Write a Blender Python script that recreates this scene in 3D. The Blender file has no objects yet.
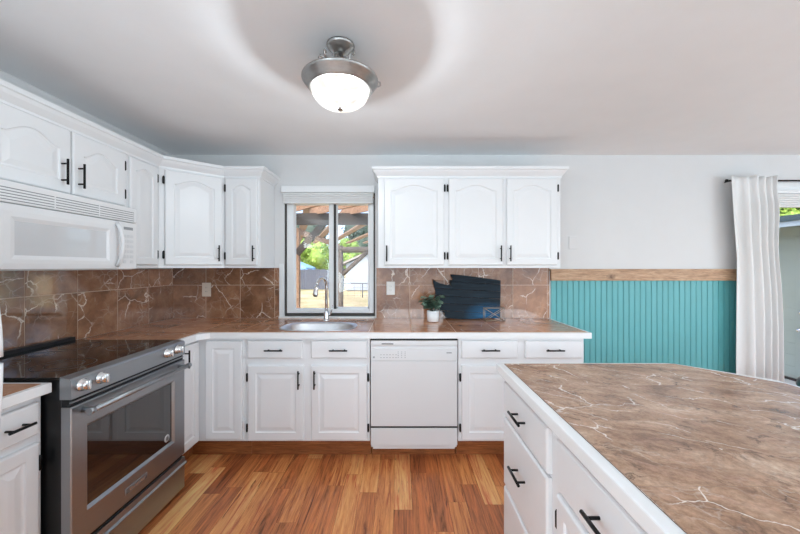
import bpy, bmesh, math, random
from mathutils import Vector, Matrix, noise as mnoise

C = bpy.context.scene.collection
SC = bpy.context.scene
random.seed(7)
PI = math.pi

# ------------------------------------------------------------------ camera
cam_d = bpy.data.cameras.new('camera')
cam = bpy.data.objects.new('camera', cam_d)
C.objects.link(cam)
cam.location = (0, 0, 1.37)
cam.rotation_euler = (PI / 2, 0, 0)
cam_d.sensor_width = 36
cam_d.lens = 345 / 800 * 36
cam_d.clip_start = 0.02
cam_d.clip_end = 300
SC.camera = cam

# ------------------------------------------------------------------ view, sky, sun, added fill light
SC.view_settings.view_transform = 'Standard'
SC.view_settings.look = 'None'
SC.view_settings.exposure = 0.43
SC.view_settings.gamma = 1.0
SC.view_settings.use_curve_mapping = False
SC.cycles.max_bounces = 8
SC.cycles.diffuse_bounces = 5
SC.cycles.glossy_bounces = 4
SC.cycles.transparent_max_bounces = 12
SC.cycles.caustics_reflective = False
SC.cycles.caustics_refractive = False
SC.cycles.sample_clamp_indirect = 4.0

world = bpy.data.worlds.new('sky')
SC.world = world
world.use_nodes = True
wn = world.node_tree.nodes
wn.clear()
w_out = wn.new('ShaderNodeOutputWorld')
w_bg = wn.new('ShaderNodeBackground')
w_sky = wn.new('ShaderNodeTexSky')
w_sky.sky_type = 'NISHITA'
w_sky.sun_disc = False
w_sky.sun_elevation = math.radians(50)
w_sky.sun_rotation = math.radians(200)
w_sky.air_density = 0.7
w_sky.dust_density = 4.0
w_sky.ozone_density = 1.0
w_bg.inputs['Strength'].default_value = 0.5
world.node_tree.links.new(w_sky.outputs[0], w_bg.inputs[0])
world.node_tree.links.new(w_bg.outputs[0], w_out.inputs[0])

def light(name, kind, loc, rot, energy, color=(1, 1, 1), **kw):
    d = bpy.data.lights.new(name, kind)
    d.energy = energy
    d.color = color
    for k, v in kw.items():
        setattr(d, k, v)
    o = bpy.data.objects.new(name, d)
    C.objects.link(o)
    o.location = loc
    o.rotation_euler = rot
    return o

# sun from the right, beyond the shed
light('sun', 'SUN', (0, 0, 30), Vector((-0.72, -0.10, -0.68)).to_track_quat('-Z', 'Y').to_euler(), 1.1, (1.0, 0.95, 0.87), angle=0.01)
# fill lights added in unseen openings behind the camera and on both sides
REAR_Y = -3.6
RIGHT_X = 5.0
# made-up openings for the fill lights: wall behind the camera (x0, x1, z0, z1), right wall and left wall (y0, y1, z0, z1)
FILL_OPENINGS = ((-0.5, 1.55, 1.44, 2.26), (1.85, 3.9, 1.44, 2.26))
FILL_OPENING_R = (-3.0, 1.45, 0.30, 2.2)
FILL_OPENING_L = (-3.2, -1.0, 0.60, 2.2)
FILL_COLOR = (0.78, 0.96, 1.06)
for a, b, c, d in FILL_OPENINGS:
    light('window_daylight_rear', 'AREA', ((a + b) / 2, REAR_Y + 0.13, (c + d) / 2), (PI / 2 + math.radians(24), 0, 0), 17, FILL_COLOR,
          shape='RECTANGLE', size=b - a, size_y=d - c)
a, b, c, d = FILL_OPENING_R
light('window_daylight_right', 'AREA', (RIGHT_X - 0.22, (a + b) / 2, (c + d) / 2), (0, PI / 2 + math.radians(44), 0), 74, FILL_COLOR,
      shape='RECTANGLE', size=d - c, size_y=b - a)
a, b, c, d = FILL_OPENING_L
light('window_daylight_left', 'AREA', (-2.03 + 0.2, (a + b) / 2, (c + d) / 2), (0, -PI / 2 - math.radians(44), 0), 58, FILL_COLOR,
      shape='RECTANGLE', size=d - c, size_y=b - a)

# ------------------------------------------------------------------ material helpers
def srgb(r, g, b):
    def f(c):
        c = c / 255
        return c / 12.92 if c <= 0.04045 else ((c + 0.055) / 1.055) ** 2.4
    return (f(r), f(g), f(b), 1)

class NT:
    def __init__(s, name):
        s.m = bpy.data.materials.new(name)
        s.m.use_nodes = True
        s.t = s.m.node_tree
        s.bsdf = s.t.nodes['Principled BSDF']
    def n(s, typ, **kw):
        nd = s.t.nodes.new(typ)
        for k, v in kw.items():
            if k in nd.inputs:
                nd.inputs[k].default_value = v
            else:
                setattr(nd, k, v)
        return nd
    def l(s, a, b):
        s.t.links.new(a, b)
    def math(s, op, a, b=None, clamp=False):
        nd = s.t.nodes.new('ShaderNodeMath')
        nd.operation = op
        nd.use_clamp = clamp
        for i, v in enumerate((a, b)):
            if v is None: continue
            if isinstance(v, (int, float)): nd.inputs[i].default_value = v
            else: s.l(v, nd.inputs[i])
        return nd.outputs[0]
    def ramp(s, fac, stops, interp='LINEAR'):
        nd = s.t.nodes.new('ShaderNodeValToRGB')
        cr = nd.color_ramp
        cr.interpolation = interp
        while len(cr.elements) < len(stops): cr.elements.new(0.5)
        for e, (p, c) in zip(cr.elements, stops):
            e.position = p
            e.color = c
        s.l(fac, nd.inputs[0])
        return nd.outputs[0]
    def mix(s, fac, a, b, blend='MIX'):
        nd = s.t.nodes.new('ShaderNodeMix')
        nd.data_type = 'RGBA'
        nd.blend_type = blend
        for v, i in ((fac, 0), (a, 6), (b, 7)):
            if isinstance(v, (int, float)): nd.inputs[i].default_value = v
            elif isinstance(v, tuple): nd.inputs[i].default_value = v
            else: s.l(v, nd.inputs[i])
        return nd.outputs[2]
    def noise(s, vec, scale, detail=4, rough=0.55, dist=0.0):
        nd = s.n('ShaderNodeTexNoise')
        nd.inputs['Scale'].default_value = scale
        nd.inputs['Detail'].default_value = detail
        nd.inputs['Roughness'].default_value = rough
        nd.inputs['Distortion'].default_value = dist
        if vec is not None: s.l(vec, nd.inputs['Vector'])
        return nd
    def coords(s, kind='Object', scale=(1, 1, 1), rot=(0, 0, 0)):
        tc = s.n('ShaderNodeTexCoord')
        mp = s.n('ShaderNodeMapping')
        mp.inputs['Scale'].default_value = scale
        mp.inputs['Rotation'].default_value = rot
        s.l(tc.outputs[kind], mp.inputs['Vector'])
        return mp.outputs[0]
    def bump(s, height, strength=0.2, distance=0.01):
        b = s.n('ShaderNodeBump')
        b.inputs['Strength'].default_value = strength
        b.inputs['Distance'].default_value = distance
        s.l(height, b.inputs['Height'])
        s.l(b.outputs[0], s.bsdf.inputs['Normal'])
    def set(s, **kw):
        for k, v in kw.items():
            s.bsdf.inputs[k.replace('_', ' ')].default_value = v

def plain(name, col, rough=0.5, metal=0.0, bump=None, spec=None, vary=0.03):
    t = NT(name)
    t.set(Roughness=rough, Metallic=metal)
    if spec is not None: t.bsdf.inputs['Specular IOR Level'].default_value = spec
    v = t.coords()
    nz = t.noise(v, 6, 3)
    hi = tuple(min(1, c * (1 + vary)) for c in col[:3]) + (1,)
    lo = tuple(c * (1 - vary) for c in col[:3]) + (1,)
    t.l(t.ramp(nz.outputs[0], [(0.3, lo), (0.7, hi)]), t.bsdf.inputs['Base Color'])
    if bump:
        nb = t.noise(v, bump[0], 4)
        t.bump(nb.outputs[0], bump[1], 0.004)
    return t.m

def steel(name, col=(0.56, 0.56, 0.57, 1), rough=0.3, streak=(1, 120, 120), amp=0.1):
    t = NT(name)
    t.set(Metallic=1.0)
    v = t.coords(scale=streak)
    nz = t.noise(v, 2.5, 3)
    t.l(t.ramp(nz.outputs[0], [(0.25, tuple(c * (1 - amp) for c in col[:3]) + (1,)), (0.75, tuple(min(1, c * (1 + amp)) for c in col[:3]) + (1,))]),
        t.bsdf.inputs['Base Color'])
    r = t.math('MULTIPLY_ADD', nz.outputs[0], amp)
    r.node.inputs[2].default_value = rough - amp / 2
    t.l(r, t.bsdf.inputs['Roughness'])
    return t.m

def marble(name, dark, mid, lite, vein, rough=0.12, vein_amt=1.0, scale=1.0, streak=None, web=0.7, bumpy=0.0, cracks=0.0, ior=1.5):
    t = NT(name)
    t.set(Roughness=rough)
    tc = t.n('ShaderNodeTexCoord')
    mp = t.n('ShaderNodeMapping')
    mp.inputs['Scale'].default_value = (scale, scale, scale)
    t.l(tc.outputs['UV'], mp.inputs['Vector'])
    v = mp.outputs[0]
    warp = t.noise(v, 5, 5)
    vm = t.n('ShaderNodeVectorMath', operation='MULTIPLY_ADD')
    t.l(warp.outputs['Color'], vm.inputs[0])
    vm.inputs[1].default_value = (0.16, 0.16, 0.16)
    t.l(v, vm.inputs[2])
    wv = vm.outputs[0]
    if streak:
        ms = t.n('ShaderNodeMapping')
        ms.inputs['Rotation'].default_value = (0, 0, streak[2])
        t.l(wv, ms.inputs['Vector'])
        ms2 = t.n('ShaderNodeMapping')
        ms2.inputs['Scale'].default_value = (streak[0], streak[1], 1)
        t.l(ms.outputs[0], ms2.inputs['Vector'])
        sv = ms2.outputs[0]
    else:
        sv = wv
    base = t.noise(sv, 5.5, 9, 0.68)
    col = t.ramp(base.outputs[0], [(0.30, dark), (0.50, mid), (0.72, lite)])
    fine = t.noise(sv, 30, 6, 0.7)
    col = t.mix(0.35, col, t.ramp(fine.outputs[0], [(0.3, dark), (0.7, lite)]), 'SOFT_LIGHT')
    # long jagged veins
    wv2 = t.n('ShaderNodeVectorMath', operation='MULTIPLY_ADD')
    t.l(t.noise(v, 11, 4, 0.6).outputs['Color'], wv2.inputs[0])
    wv2.inputs[1].default_value = (0.07, 0.07, 0.07)
    t.l(v if not streak else sv, wv2.inputs[2])
    v1 = t.n('ShaderNodeTexVoronoi', feature='DISTANCE_TO_EDGE')
    v1.inputs['Scale'].default_value = 4.2
    t.l(wv2.outputs[0], v1.inputs['Vector'])
    wid = t.noise(v, 5, 2)
    l1 = t.ramp(t.math('DIVIDE', v1.outputs['Distance'], t.math('ADD', wid.outputs[0], 0.15)), [(0.0, (1, 1, 1, 1)), (0.008, (0.8, 0.8, 0.8, 1)), (0.024, (0, 0, 0, 1))])
    m1 = t.noise(v, 3.6, 2)
    k1 = t.ramp(m1.outputs[0], [(0.46, (0, 0, 0, 1)), (0.53, (1, 1, 1, 1))])
    a1 = t.math('MULTIPLY', l1, k1)
    # web of thin cracks
    vo = t.n('ShaderNodeTexVoronoi', feature='DISTANCE_TO_EDGE')
    vo.inputs['Scale'].default_value = 15
    t.l(wv2.outputs[0], vo.inputs['Vector'])
    l2 = t.ramp(vo.outputs['Distance'], [(0.0, (1, 1, 1, 1)), (0.03, (0.4, 0.4, 0.4, 1)), (0.06, (0, 0, 0, 1))])
    m2 = t.noise(v, 5.5, 4)
    k2 = t.ramp(m2.outputs[0], [(0.46, (0, 0, 0, 1)), (0.66, (1, 1, 1, 1))])
    a2 = t.math('MULTIPLY', t.math('MULTIPLY', l2, k2), web)
    a = t.math('MULTIPLY', t.math('MAXIMUM', a1, a2), vein_amt, True)
    at = t.n('ShaderNodeAttribute', attribute_name='tone')
    tone = t.ramp(at.outputs['Fac'], [(0.0, (0.74, 0.72, 0.70, 1)), (1.0, (1.22, 1.22, 1.22, 1))])
    col = t.mix(1.0, col, tone, 'MULTIPLY')
    if cracks:
        pn = t.noise(sv, 9, 5, 0.7)
        col = t.mix(t.ramp(pn.outputs[0], [(0.52, (0, 0, 0, 1)), (0.72, (0.55, 0.55, 0.55, 1))]), col, srgb(196, 150, 128))
        gn = t.noise(v, 60, 5, 0.75)
        col = t.mix(0.5, col, t.ramp(gn.outputs[0], [(0.34, (0.25, 0.25, 0.25, 1)), (0.66, (0.72, 0.72, 0.72, 1))]), 'OVERLAY')
        cn = t.noise(sv, 7, 6, 0.6, 0.8)
        dc = t.math('ABSOLUTE', t.math('SUBTRACT', cn.outputs[0], 0.5))
        lc = t.ramp(dc, [(0.0, (1, 1, 1, 1)), (0.012, (0.4, 0.4, 0.4, 1)), (0.03, (0, 0, 0, 1))])
        mc = t.ramp(t.noise(v, 6, 3).outputs[0], [(0.44, (0, 0, 0, 1)), (0.6, (1, 1, 1, 1))])
        col = t.mix(t.math('MULTIPLY', t.math('MULTIPLY', lc, mc), cracks), col, tuple(c * 0.55 for c in dark[:3]) + (1,))
    t.bsdf.inputs['IOR'].default_value = ior
    col = t.mix(a, col, vein)
    t.l(col, t.bsdf.inputs['Base Color'])
    if bumpy:
        t.bump(base.outputs[0], bumpy, 0.003)
    return t.m

def glass(name, tint=(0.97, 0.985, 0.985, 1), refl=0.07):
    m = bpy.data.materials.new(name)
    m.use_nodes = True
    t = m.node_tree
    t.nodes.clear()
    o = t.nodes.new('ShaderNodeOutputMaterial')
    mx = t.nodes.new('ShaderNodeMixShader')
    tr = t.nodes.new('ShaderNodeBsdfTransparent')
    gl = t.nodes.new('ShaderNodeBsdfGlossy')
    tr.inputs[0].default_value = tint
    gl.inputs['Roughness'].default_value = 0.02
    mx.inputs[0].default_value = refl
    t.links.new(tr.outputs[0], mx.inputs[1])
    t.links.new(gl.outputs[0], mx.inputs[2])
    t.links.new(mx.outputs[0], o.inputs[0])
    return m

M = {}
M['wall'] = plain('wall_paint', srgb(219, 218, 218), 0.6, bump=(90, 0.08), vary=0.01)
M['ceiling'] = plain('ceiling_paint', srgb(243, 243, 244), 0.85, bump=(60, 0.12), vary=0.01)
M['cab'] = plain('white_cabinet_paint', srgb(233, 233, 234), 0.32, bump=(25, 0.03), vary=0.008)
M['plastic'] = plain('white_appliance_enamel', srgb(234, 234, 235), 0.22, vary=0.006)
M['dwpanel'] = plain('dishwasher_enamel', srgb(222, 222, 223), 0.3, vary=0.006)
M['vinyl'] = plain('white_vinyl', srgb(236, 237, 238), 0.35, vary=0.006)
M['edge'] = plain('white_counter_edge', srgb(238, 238, 238), 0.25, vary=0.006)
M['black'] = plain('black_metal', srgb(24, 23, 23), 0.35, 0.6, vary=0.05)
M['rubber'] = plain('black_gap_rubber', srgb(14, 14, 15), 0.6, vary=0.05)
M['blackside'] = plain('black_range_side', srgb(18, 18, 19), 0.35, vary=0.05)
M['steel'] = steel('brushed_steel', (0.35, 0.365, 0.38, 1), 0.36, (1.5, 90, 90), 0.03)
M['steel_v'] = steel('sink_steel', (0.66, 0.66, 0.67, 1), 0.38, (8, 8, 40), 0.04)
M['chrome'] = steel('faucet_steel', (0.74, 0.74, 0.75, 1), 0.14, (20, 20, 20))
M['nickel'] = steel('brushed_nickel', (0.40, 0.385, 0.37, 1), 0.34, (15, 15, 60))
M['knob'] = steel('knob_steel', (0.78, 0.78, 0.78, 1), 0.2, (30, 30, 30))
M['badge'] = plain('badge_grey', srgb(120, 122, 124), 0.4, 0.5)
M['print'] = plain('grey_print', srgb(150, 152, 154), 0.5)
M['toe'] = None
M['outlet'] = plain('cream_outlet_plastic', srgb(226, 214, 200), 0.35, vary=0.01)
M['outletw'] = plain('white_outlet_plastic', srgb(238, 236, 232), 0.35, vary=0.01)
M['pot'] = plain('white_ceramic', srgb(235, 236, 238), 0.3, vary=0.01)
M['soil'] = plain('potting_soil', srgb(50, 38, 30), 0.95, bump=(60, 0.6), vary=0.25)
M['wire'] = plain('pale_brass_wire', srgb(180, 165, 148), 0.35, 0.7)
M['glass'] = glass('window_glass', refl=0.035)
M['reveal'] = plain('dark_bronze_gap', srgb(62, 58, 55), 0.6)
M['warm'] = plain('concrete_patio', srgb(196, 196, 190), 0.85, bump=(20, 0.2), vary=0.06)

def blackglass(name, base, rough, coat=1.0):
    t = NT(name)
    t.set(Roughness=rough)
    t.bsdf.inputs['Coat Weight'].default_value = coat
    t.bsdf.inputs['Coat Roughness'].default_value = 0.02
    nz = t.noise(t.coords(), 3, 2)
    t.l(t.ramp(nz.outputs[0], [(0.3, base), (0.7, tuple(min(1, c * 1.1) for c in base[:3]) + (1,))]), t.bsdf.inputs['Base Color'])
    return t.m
M['cooktop'] = blackglass('black_ceramic_glass', srgb(14, 14, 16), 0.05, 0.0)
M['ovenglass'] = blackglass('smoked_oven_glass', srgb(26, 24, 24), 0.05)
M['mwglass'] = blackglass('pale_microwave_window', srgb(206, 207, 209), 0.08)

M['tile'] = marble('brown_marble_tile', srgb(116, 85, 65), srgb(160, 121, 95), srgb(196, 157, 127), srgb(250, 234, 218), 0.05, 0.95, 1.0, ior=1.9, web=0.38)
M['ctile'] = marble('counter_marble_tile', srgb(158, 116, 90), srgb(192, 146, 116), srgb(216, 176, 146), srgb(240, 226, 210), 0.16, 0.5, 1.0, web=0.4)
M['itile'] = marble('island_marble_tile', srgb(118, 90, 72), srgb(176, 144, 120), srgb(218, 192, 170), srgb(244, 232, 220), 0.22, 0.95, 1.1, streak=(0.8, 1.6, 0.55), web=0.3, bumpy=0.2, cracks=1.0)
M['grout'] = plain('tan_grout', srgb(214, 188, 166), 0.8, bump=(80, 0.3), vary=0.08)
M['cgrout'] = plain('brown_grout', srgb(206, 176, 150), 0.7, bump=(80, 0.3), vary=0.08)
M['igrout'] = plain('taupe_grout', srgb(126, 106, 92), 0.6, bump=(80, 0.3), vary=0.08)

def wood(name, cols, rough=0.4, grain=(14, 1.2, 14), attr=True, coat=0.0, uv=False, knots=0.0):
    t = NT(name)
    t.set(Roughness=rough)
    if coat:
        t.bsdf.inputs['Coat Weight'].default_value = coat
        t.bsdf.inputs['Coat Roughness'].default_value = 0.18
    v = t.coords('UV' if uv else 'Object', grain)
    g = t.noise(v, 4, 7, 0.65, 0.8)
    f = g.outputs[0]
    if attr:
        at = t.n('ShaderNodeAttribute', attribute_name='tone')
        f = t.math('ADD', t.math('MULTIPLY', at.outputs['Fac'], 0.62), t.math('MULTIPLY', g.outputs[0], 0.42), True)
        stops = [(0.22, cols[0]), (0.5, cols[1]), (0.82, cols[2])]
    else:
        stops = [(0.3, cols[0]), (0.5, cols[1]), (0.7, cols[2])]
    col = t.ramp(f, stops)
    v2 = t.coords('UV' if uv else 'Object', tuple(a * 2.2 for a in grain))
    g2 = t.noise(v2, 5, 5, 0.7, 0.4)
    col = t.mix(0.55, col, t.ramp(g2.outputs[0], [(0.32, (0.12, 0.12, 0.12, 1)), (0.50, (0.50, 0.50, 0.50, 1)), (0.68, (0.72, 0.72, 0.72, 1))]), 'OVERLAY')
    # dark mineral streaks / knots
    v3 = t.coords('UV' if uv else 'Object', tuple(a * 0.7 for a in grain))
    g3 = t.noise(v3, 3.3, 4, 0.6, 1.2)
    k3 = t.ramp(g3.outputs[0], [(0.70 - knots, (0, 0, 0, 1)), (0.80 - knots, (0.75, 0.75, 0.75, 1))])
    dk = tuple(c * 0.45 for c in cols[0][:3]) + (1,)
    col = t.mix(k3, col, dk)
    t.l(col, t.bsdf.inputs['Base Color'])
    t.bump(g2.outputs[0], 0.05, 0.003)
    return t.m
def floormat():
    t = NT('laminate_planks')
    t.set(Roughness=0.36)
    at = t.n('ShaderNodeAttribute', attribute_name='tone')
    broad = t.noise(t.coords('UV', (16, 0.9, 1)), 1.6, 4, 0.6, 1.0)
    f = t.math('ADD', t.math('MULTIPLY', at.outputs['Fac'], 0.72), t.math('MULTIPLY', broad.outputs[0], 0.36), True)
    col = t.ramp(f, [(0.20, srgb(140, 74, 44)), (0.42, srgb(184, 108, 62)), (0.64, srgb(216, 142, 84)), (0.88, srgb(242, 186, 124))])
    mid = t.noise(t.coords('UV', (30, 1.5, 1)), 1.0, 6, 0.7, 1.6)
    col = t.mix(0.85, col, t.ramp(mid.outputs[0], [(0.34, (0.10, 0.10, 0.10, 1)), (0.46, (0.46, 0.46, 0.46, 1)), (0.62, (0.72, 0.72, 0.72, 1))]), 'OVERLAY')
    fine = t.noise(t.coords('UV', (260, 9, 1)), 1.0, 3, 0.6)
    col = t.mix(0.30, col, t.ramp(fine.outputs[0], [(0.35, (0.2, 0.2, 0.2, 1)), (0.65, (0.7, 0.7, 0.7, 1))]), 'OVERLAY')
    st = t.noise(t.coords('UV', (34, 2.6, 1)), 1.0, 3, 0.55, 2.0)
    k = t.ramp(st.outputs[0], [(0.66, (0, 0, 0, 1)), (0.74, (0.85, 0.85, 0.85, 1))])
    col = t.mix(k, col, srgb(78, 38, 22))
    t.l(col, t.bsdf.inputs['Base Color'])
    t.bump(mid.outputs[0], 0.05, 0.002)
    return t.m
M['floor'] = floormat()
M['toe'] = wood('brown_toe_kick_wood', [srgb(128, 72, 36), srgb(152, 90, 48), srgb(172, 108, 62)], 0.45, (1.2, 14, 14), attr=False)
M['rail'] = wood('raw_oak_rail', [srgb(160, 124, 96), srgb(190, 154, 124), srgb(210, 180, 150)], 0.6, (1.4, 16, 16), attr=False, knots=0.03)
def knotted(m):
    t = m.node_tree
    b = t.nodes['Principled BSDF']
    src = b.inputs['Base Color'].links[0].from_socket
    tc = t.nodes.new('ShaderNodeTexCoord'); mp = t.nodes.new('ShaderNodeMapping')
    mp.inputs['Location'].default_value = (-1.884 * 22, 0, -1.297 * 34); mp.inputs['Scale'].default_value = (22, 0, 34)
    nz = t.nodes.new('ShaderNodeTexNoise'); nz.inputs['Scale'].default_value = 40
    gr = t.nodes.new('ShaderNodeTexGradient'); gr.gradient_type = 'SPHERICAL'
    ad = t.nodes.new('ShaderNodeVectorMath'); ad.operation = 'MULTIPLY_ADD'; ad.inputs[1].default_value = (0.9, 0, 0.9)
    t.links.new(tc.outputs['Object'], mp.inputs[0]); t.links.new(tc.outputs['Object'], nz.inputs[0])
    t.links.new(nz.outputs['Color'], ad.inputs[0]); t.links.new(mp.outputs[0], ad.inputs[2]); t.links.new(ad.outputs[0], gr.inputs[0])
    mx = t.nodes.new('ShaderNodeMix'); mx.data_type = 'RGBA'
    t.links.new(gr.outputs['Fac'], mx.inputs[0]); t.links.new(src, mx.inputs[6]); mx.inputs[7].default_value = srgb(84, 54, 36)
    t.links.new(mx.outputs[2], b.inputs['Base Color'])
knotted(M['rail'])
M['cedar'] = wood('cedar_lumber', [srgb(112, 84, 64), srgb(146, 114, 90), srgb(172, 142, 116)], 0.7, (6, 6, 6), attr=False)
M['beamwood'] = wood('dark_stained_beam', [srgb(36, 27, 22), srgb(50, 39, 32), srgb(66, 53, 44)], 0.7, (2, 10, 10), attr=False)
M['arbor'] = wood('weathered_arbor_wood', [srgb(104, 96, 90), srgb(124, 114, 106), srgb(146, 134, 124)], 0.8, (4, 4, 4), attr=False)
M['teal'] = plain('teal_paint', srgb(98, 174, 178), 0.42, bump=(30, 0.05), vary=0.02)

def boardpaint():
    t = NT('navy_painted_planks')
    t.set(Roughness=0.55)
    t.bsdf.inputs['Specular IOR Level'].default_value = 0.2
    v = t.coords(scale=(3, 40, 40))
    g = t.noise(v, 2, 5, 0.65)
    c = t.ramp(g.outputs[0], [(0.3, srgb(15, 25, 32)), (0.55, srgb(26, 40, 51)), (0.8, srgb(44, 62, 75))])
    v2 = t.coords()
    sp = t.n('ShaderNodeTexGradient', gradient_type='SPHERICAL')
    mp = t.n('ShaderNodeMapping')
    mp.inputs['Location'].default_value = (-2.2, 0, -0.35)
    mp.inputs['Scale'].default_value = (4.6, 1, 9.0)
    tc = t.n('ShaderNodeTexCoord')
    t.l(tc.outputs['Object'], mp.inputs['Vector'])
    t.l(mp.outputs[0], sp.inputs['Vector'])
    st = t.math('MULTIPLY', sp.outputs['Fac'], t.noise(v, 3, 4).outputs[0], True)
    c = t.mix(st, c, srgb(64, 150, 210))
    t.l(c, t.bsdf.inputs['Base Color'])
    t.bump(g.outputs[0], 0.2, 0.003)
    return t.m
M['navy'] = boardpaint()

def leafmat(name, a, b, c):
    t = NT(name)
    t.set(Roughness=0.55)
    oi = t.noise(t.coords(), 9, 3)
    t.l(t.ramp(oi.outputs[0], [(0.3, a), (0.5, b), (0.7, c)]), t.bsdf.inputs['Base Color'])
    return t.m
M['leaf'] = leafmat('grey_green_leaf', srgb(72, 98, 84), srgb(108, 136, 118), srgb(158, 178, 160))
M['stem'] = plain('plant_stem', srgb(84, 92, 66), 0.6)
M['tree_a'] = leafmat('bright_foliage', srgb(76, 104, 40), srgb(124, 158, 62), srgb(176, 200, 96))
M['tree_b'] = leafmat('dark_foliage', srgb(24, 42, 34), srgb(44, 66, 52), srgb(70, 96, 72))
M['bark'] = plain('bark', srgb(92, 74, 60), 0.9, bump=(14, 0.8), vary=0.15)
def fabric():
    t = NT('white_curtain_cloth')
    t.set(Roughness=0.9)
    v = t.coords(scale=(900, 900, 900))
    w = t.noise(v, 1, 2)
    t.l(t.ramp(w.outputs[0], [(0.3, srgb(222, 221, 220)), (0.7, srgb(235, 234, 233))]), t.bsdf.inputs['Base Color'])
    t.bump(w.outputs[0], 0.12, 0.001)
    t.bsdf.inputs['Sheen Weight'].default_value = 0.15
    return t.m
M['cloth'] = fabric()
def lawnmat():
    t = NT('dry_lawn')
    t.set(Roughness=0.95)
    v = t.coords()
    n1 = t.noise(v, 0.35, 6, 0.7)
    c = t.ramp(n1.outputs[0], [(0.36, srgb(140, 138, 96)), (0.5, srgb(176, 162, 126)), (0.66, srgb(194, 180, 146))])
    n2 = t.noise(v, 8, 5, 0.8)
    c = t.mix(0.5, c, t.ramp(n2.outputs[0], [(0.3, (0.3, 0.3, 0.3, 1)), (0.7, (0.66, 0.66, 0.66, 1))]), 'OVERLAY')
    t.l(c, t.bsdf.inputs['Base Color'])
    t.bump(n2.outputs[0], 0.6, 0.05)
    return t.m
M['lawn'] = lawnmat()
M['fence'] = plain('weathered_fence', srgb(82, 88, 102), 0.85, bump=(6, 0.4), vary=0.12)
M['house'] = plain('pale_house_siding', srgb(150, 160, 172), 0.75, vary=0.02)
M['houseroof'] = plain('grey_shingles', srgb(150, 146, 142), 0.9, bump=(10, 0.5), vary=0.12)
M['bluecanopy'] = plain('blue_canopy_cloth', srgb(122, 164, 204), 0.7, vary=0.04)
M['shed'] = plain('sage_green_siding', srgb(172, 182, 172), 0.7, vary=0.03)
M['shedroof'] = plain('dark_roof_edge', srgb(62, 84, 92), 0.6, vary=0.06)
M['fascia'] = plain('pale_blue_fascia', srgb(190, 206, 216), 0.5, vary=0.02)
M['stool'] = plain('dark_brown_leather', srgb(26, 16, 15), 0.35, bump=(40, 0.2), vary=0.1)
def bowlmat():
    """frosted glass: lets part of the bulbs' light straight through and glows with the rest"""
    t = NT('frosted_lamp_glass')
    t.set(Roughness=0.35)
    t.bsdf.inputs['Base Color'].default_value = (0.03, 0.03, 0.03, 1)
    nz = t.noise(t.coords(), 9, 4, 0.5, 1.5)
    t.l(t.ramp(nz.outputs[0], [(0.35, (1.0, 0.84, 0.68, 1)), (0.6, (1.0, 0.95, 0.88, 1))]), t.bsdf.inputs['Emission Color'])
    r = t.ramp(nz.outputs[0], [(0.35, (0.55, 0.55, 0.55, 1)), (0.62, (1, 1, 1, 1))])
    t.l(t.math('MULTIPLY', r, 0.98), t.bsdf.inputs['Emission Strength'])
    t.bsdf.inputs['Specular IOR Level'].default_value = 0.05
    out = t.t.nodes['Material Output']
    tr = t.n('ShaderNodeBsdfTransparent')
    mx = t.n('ShaderNodeMixShader')
    mx.inputs[0].default_value = 0.86
    t.l(tr.outputs[0], mx.inputs[1]); t.l(t.bsdf.outputs[0], mx.inputs[2]); t.l(mx.outputs[0], out.inputs[0])
    return t.m
M['bowl'] = bowlmat()

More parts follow.
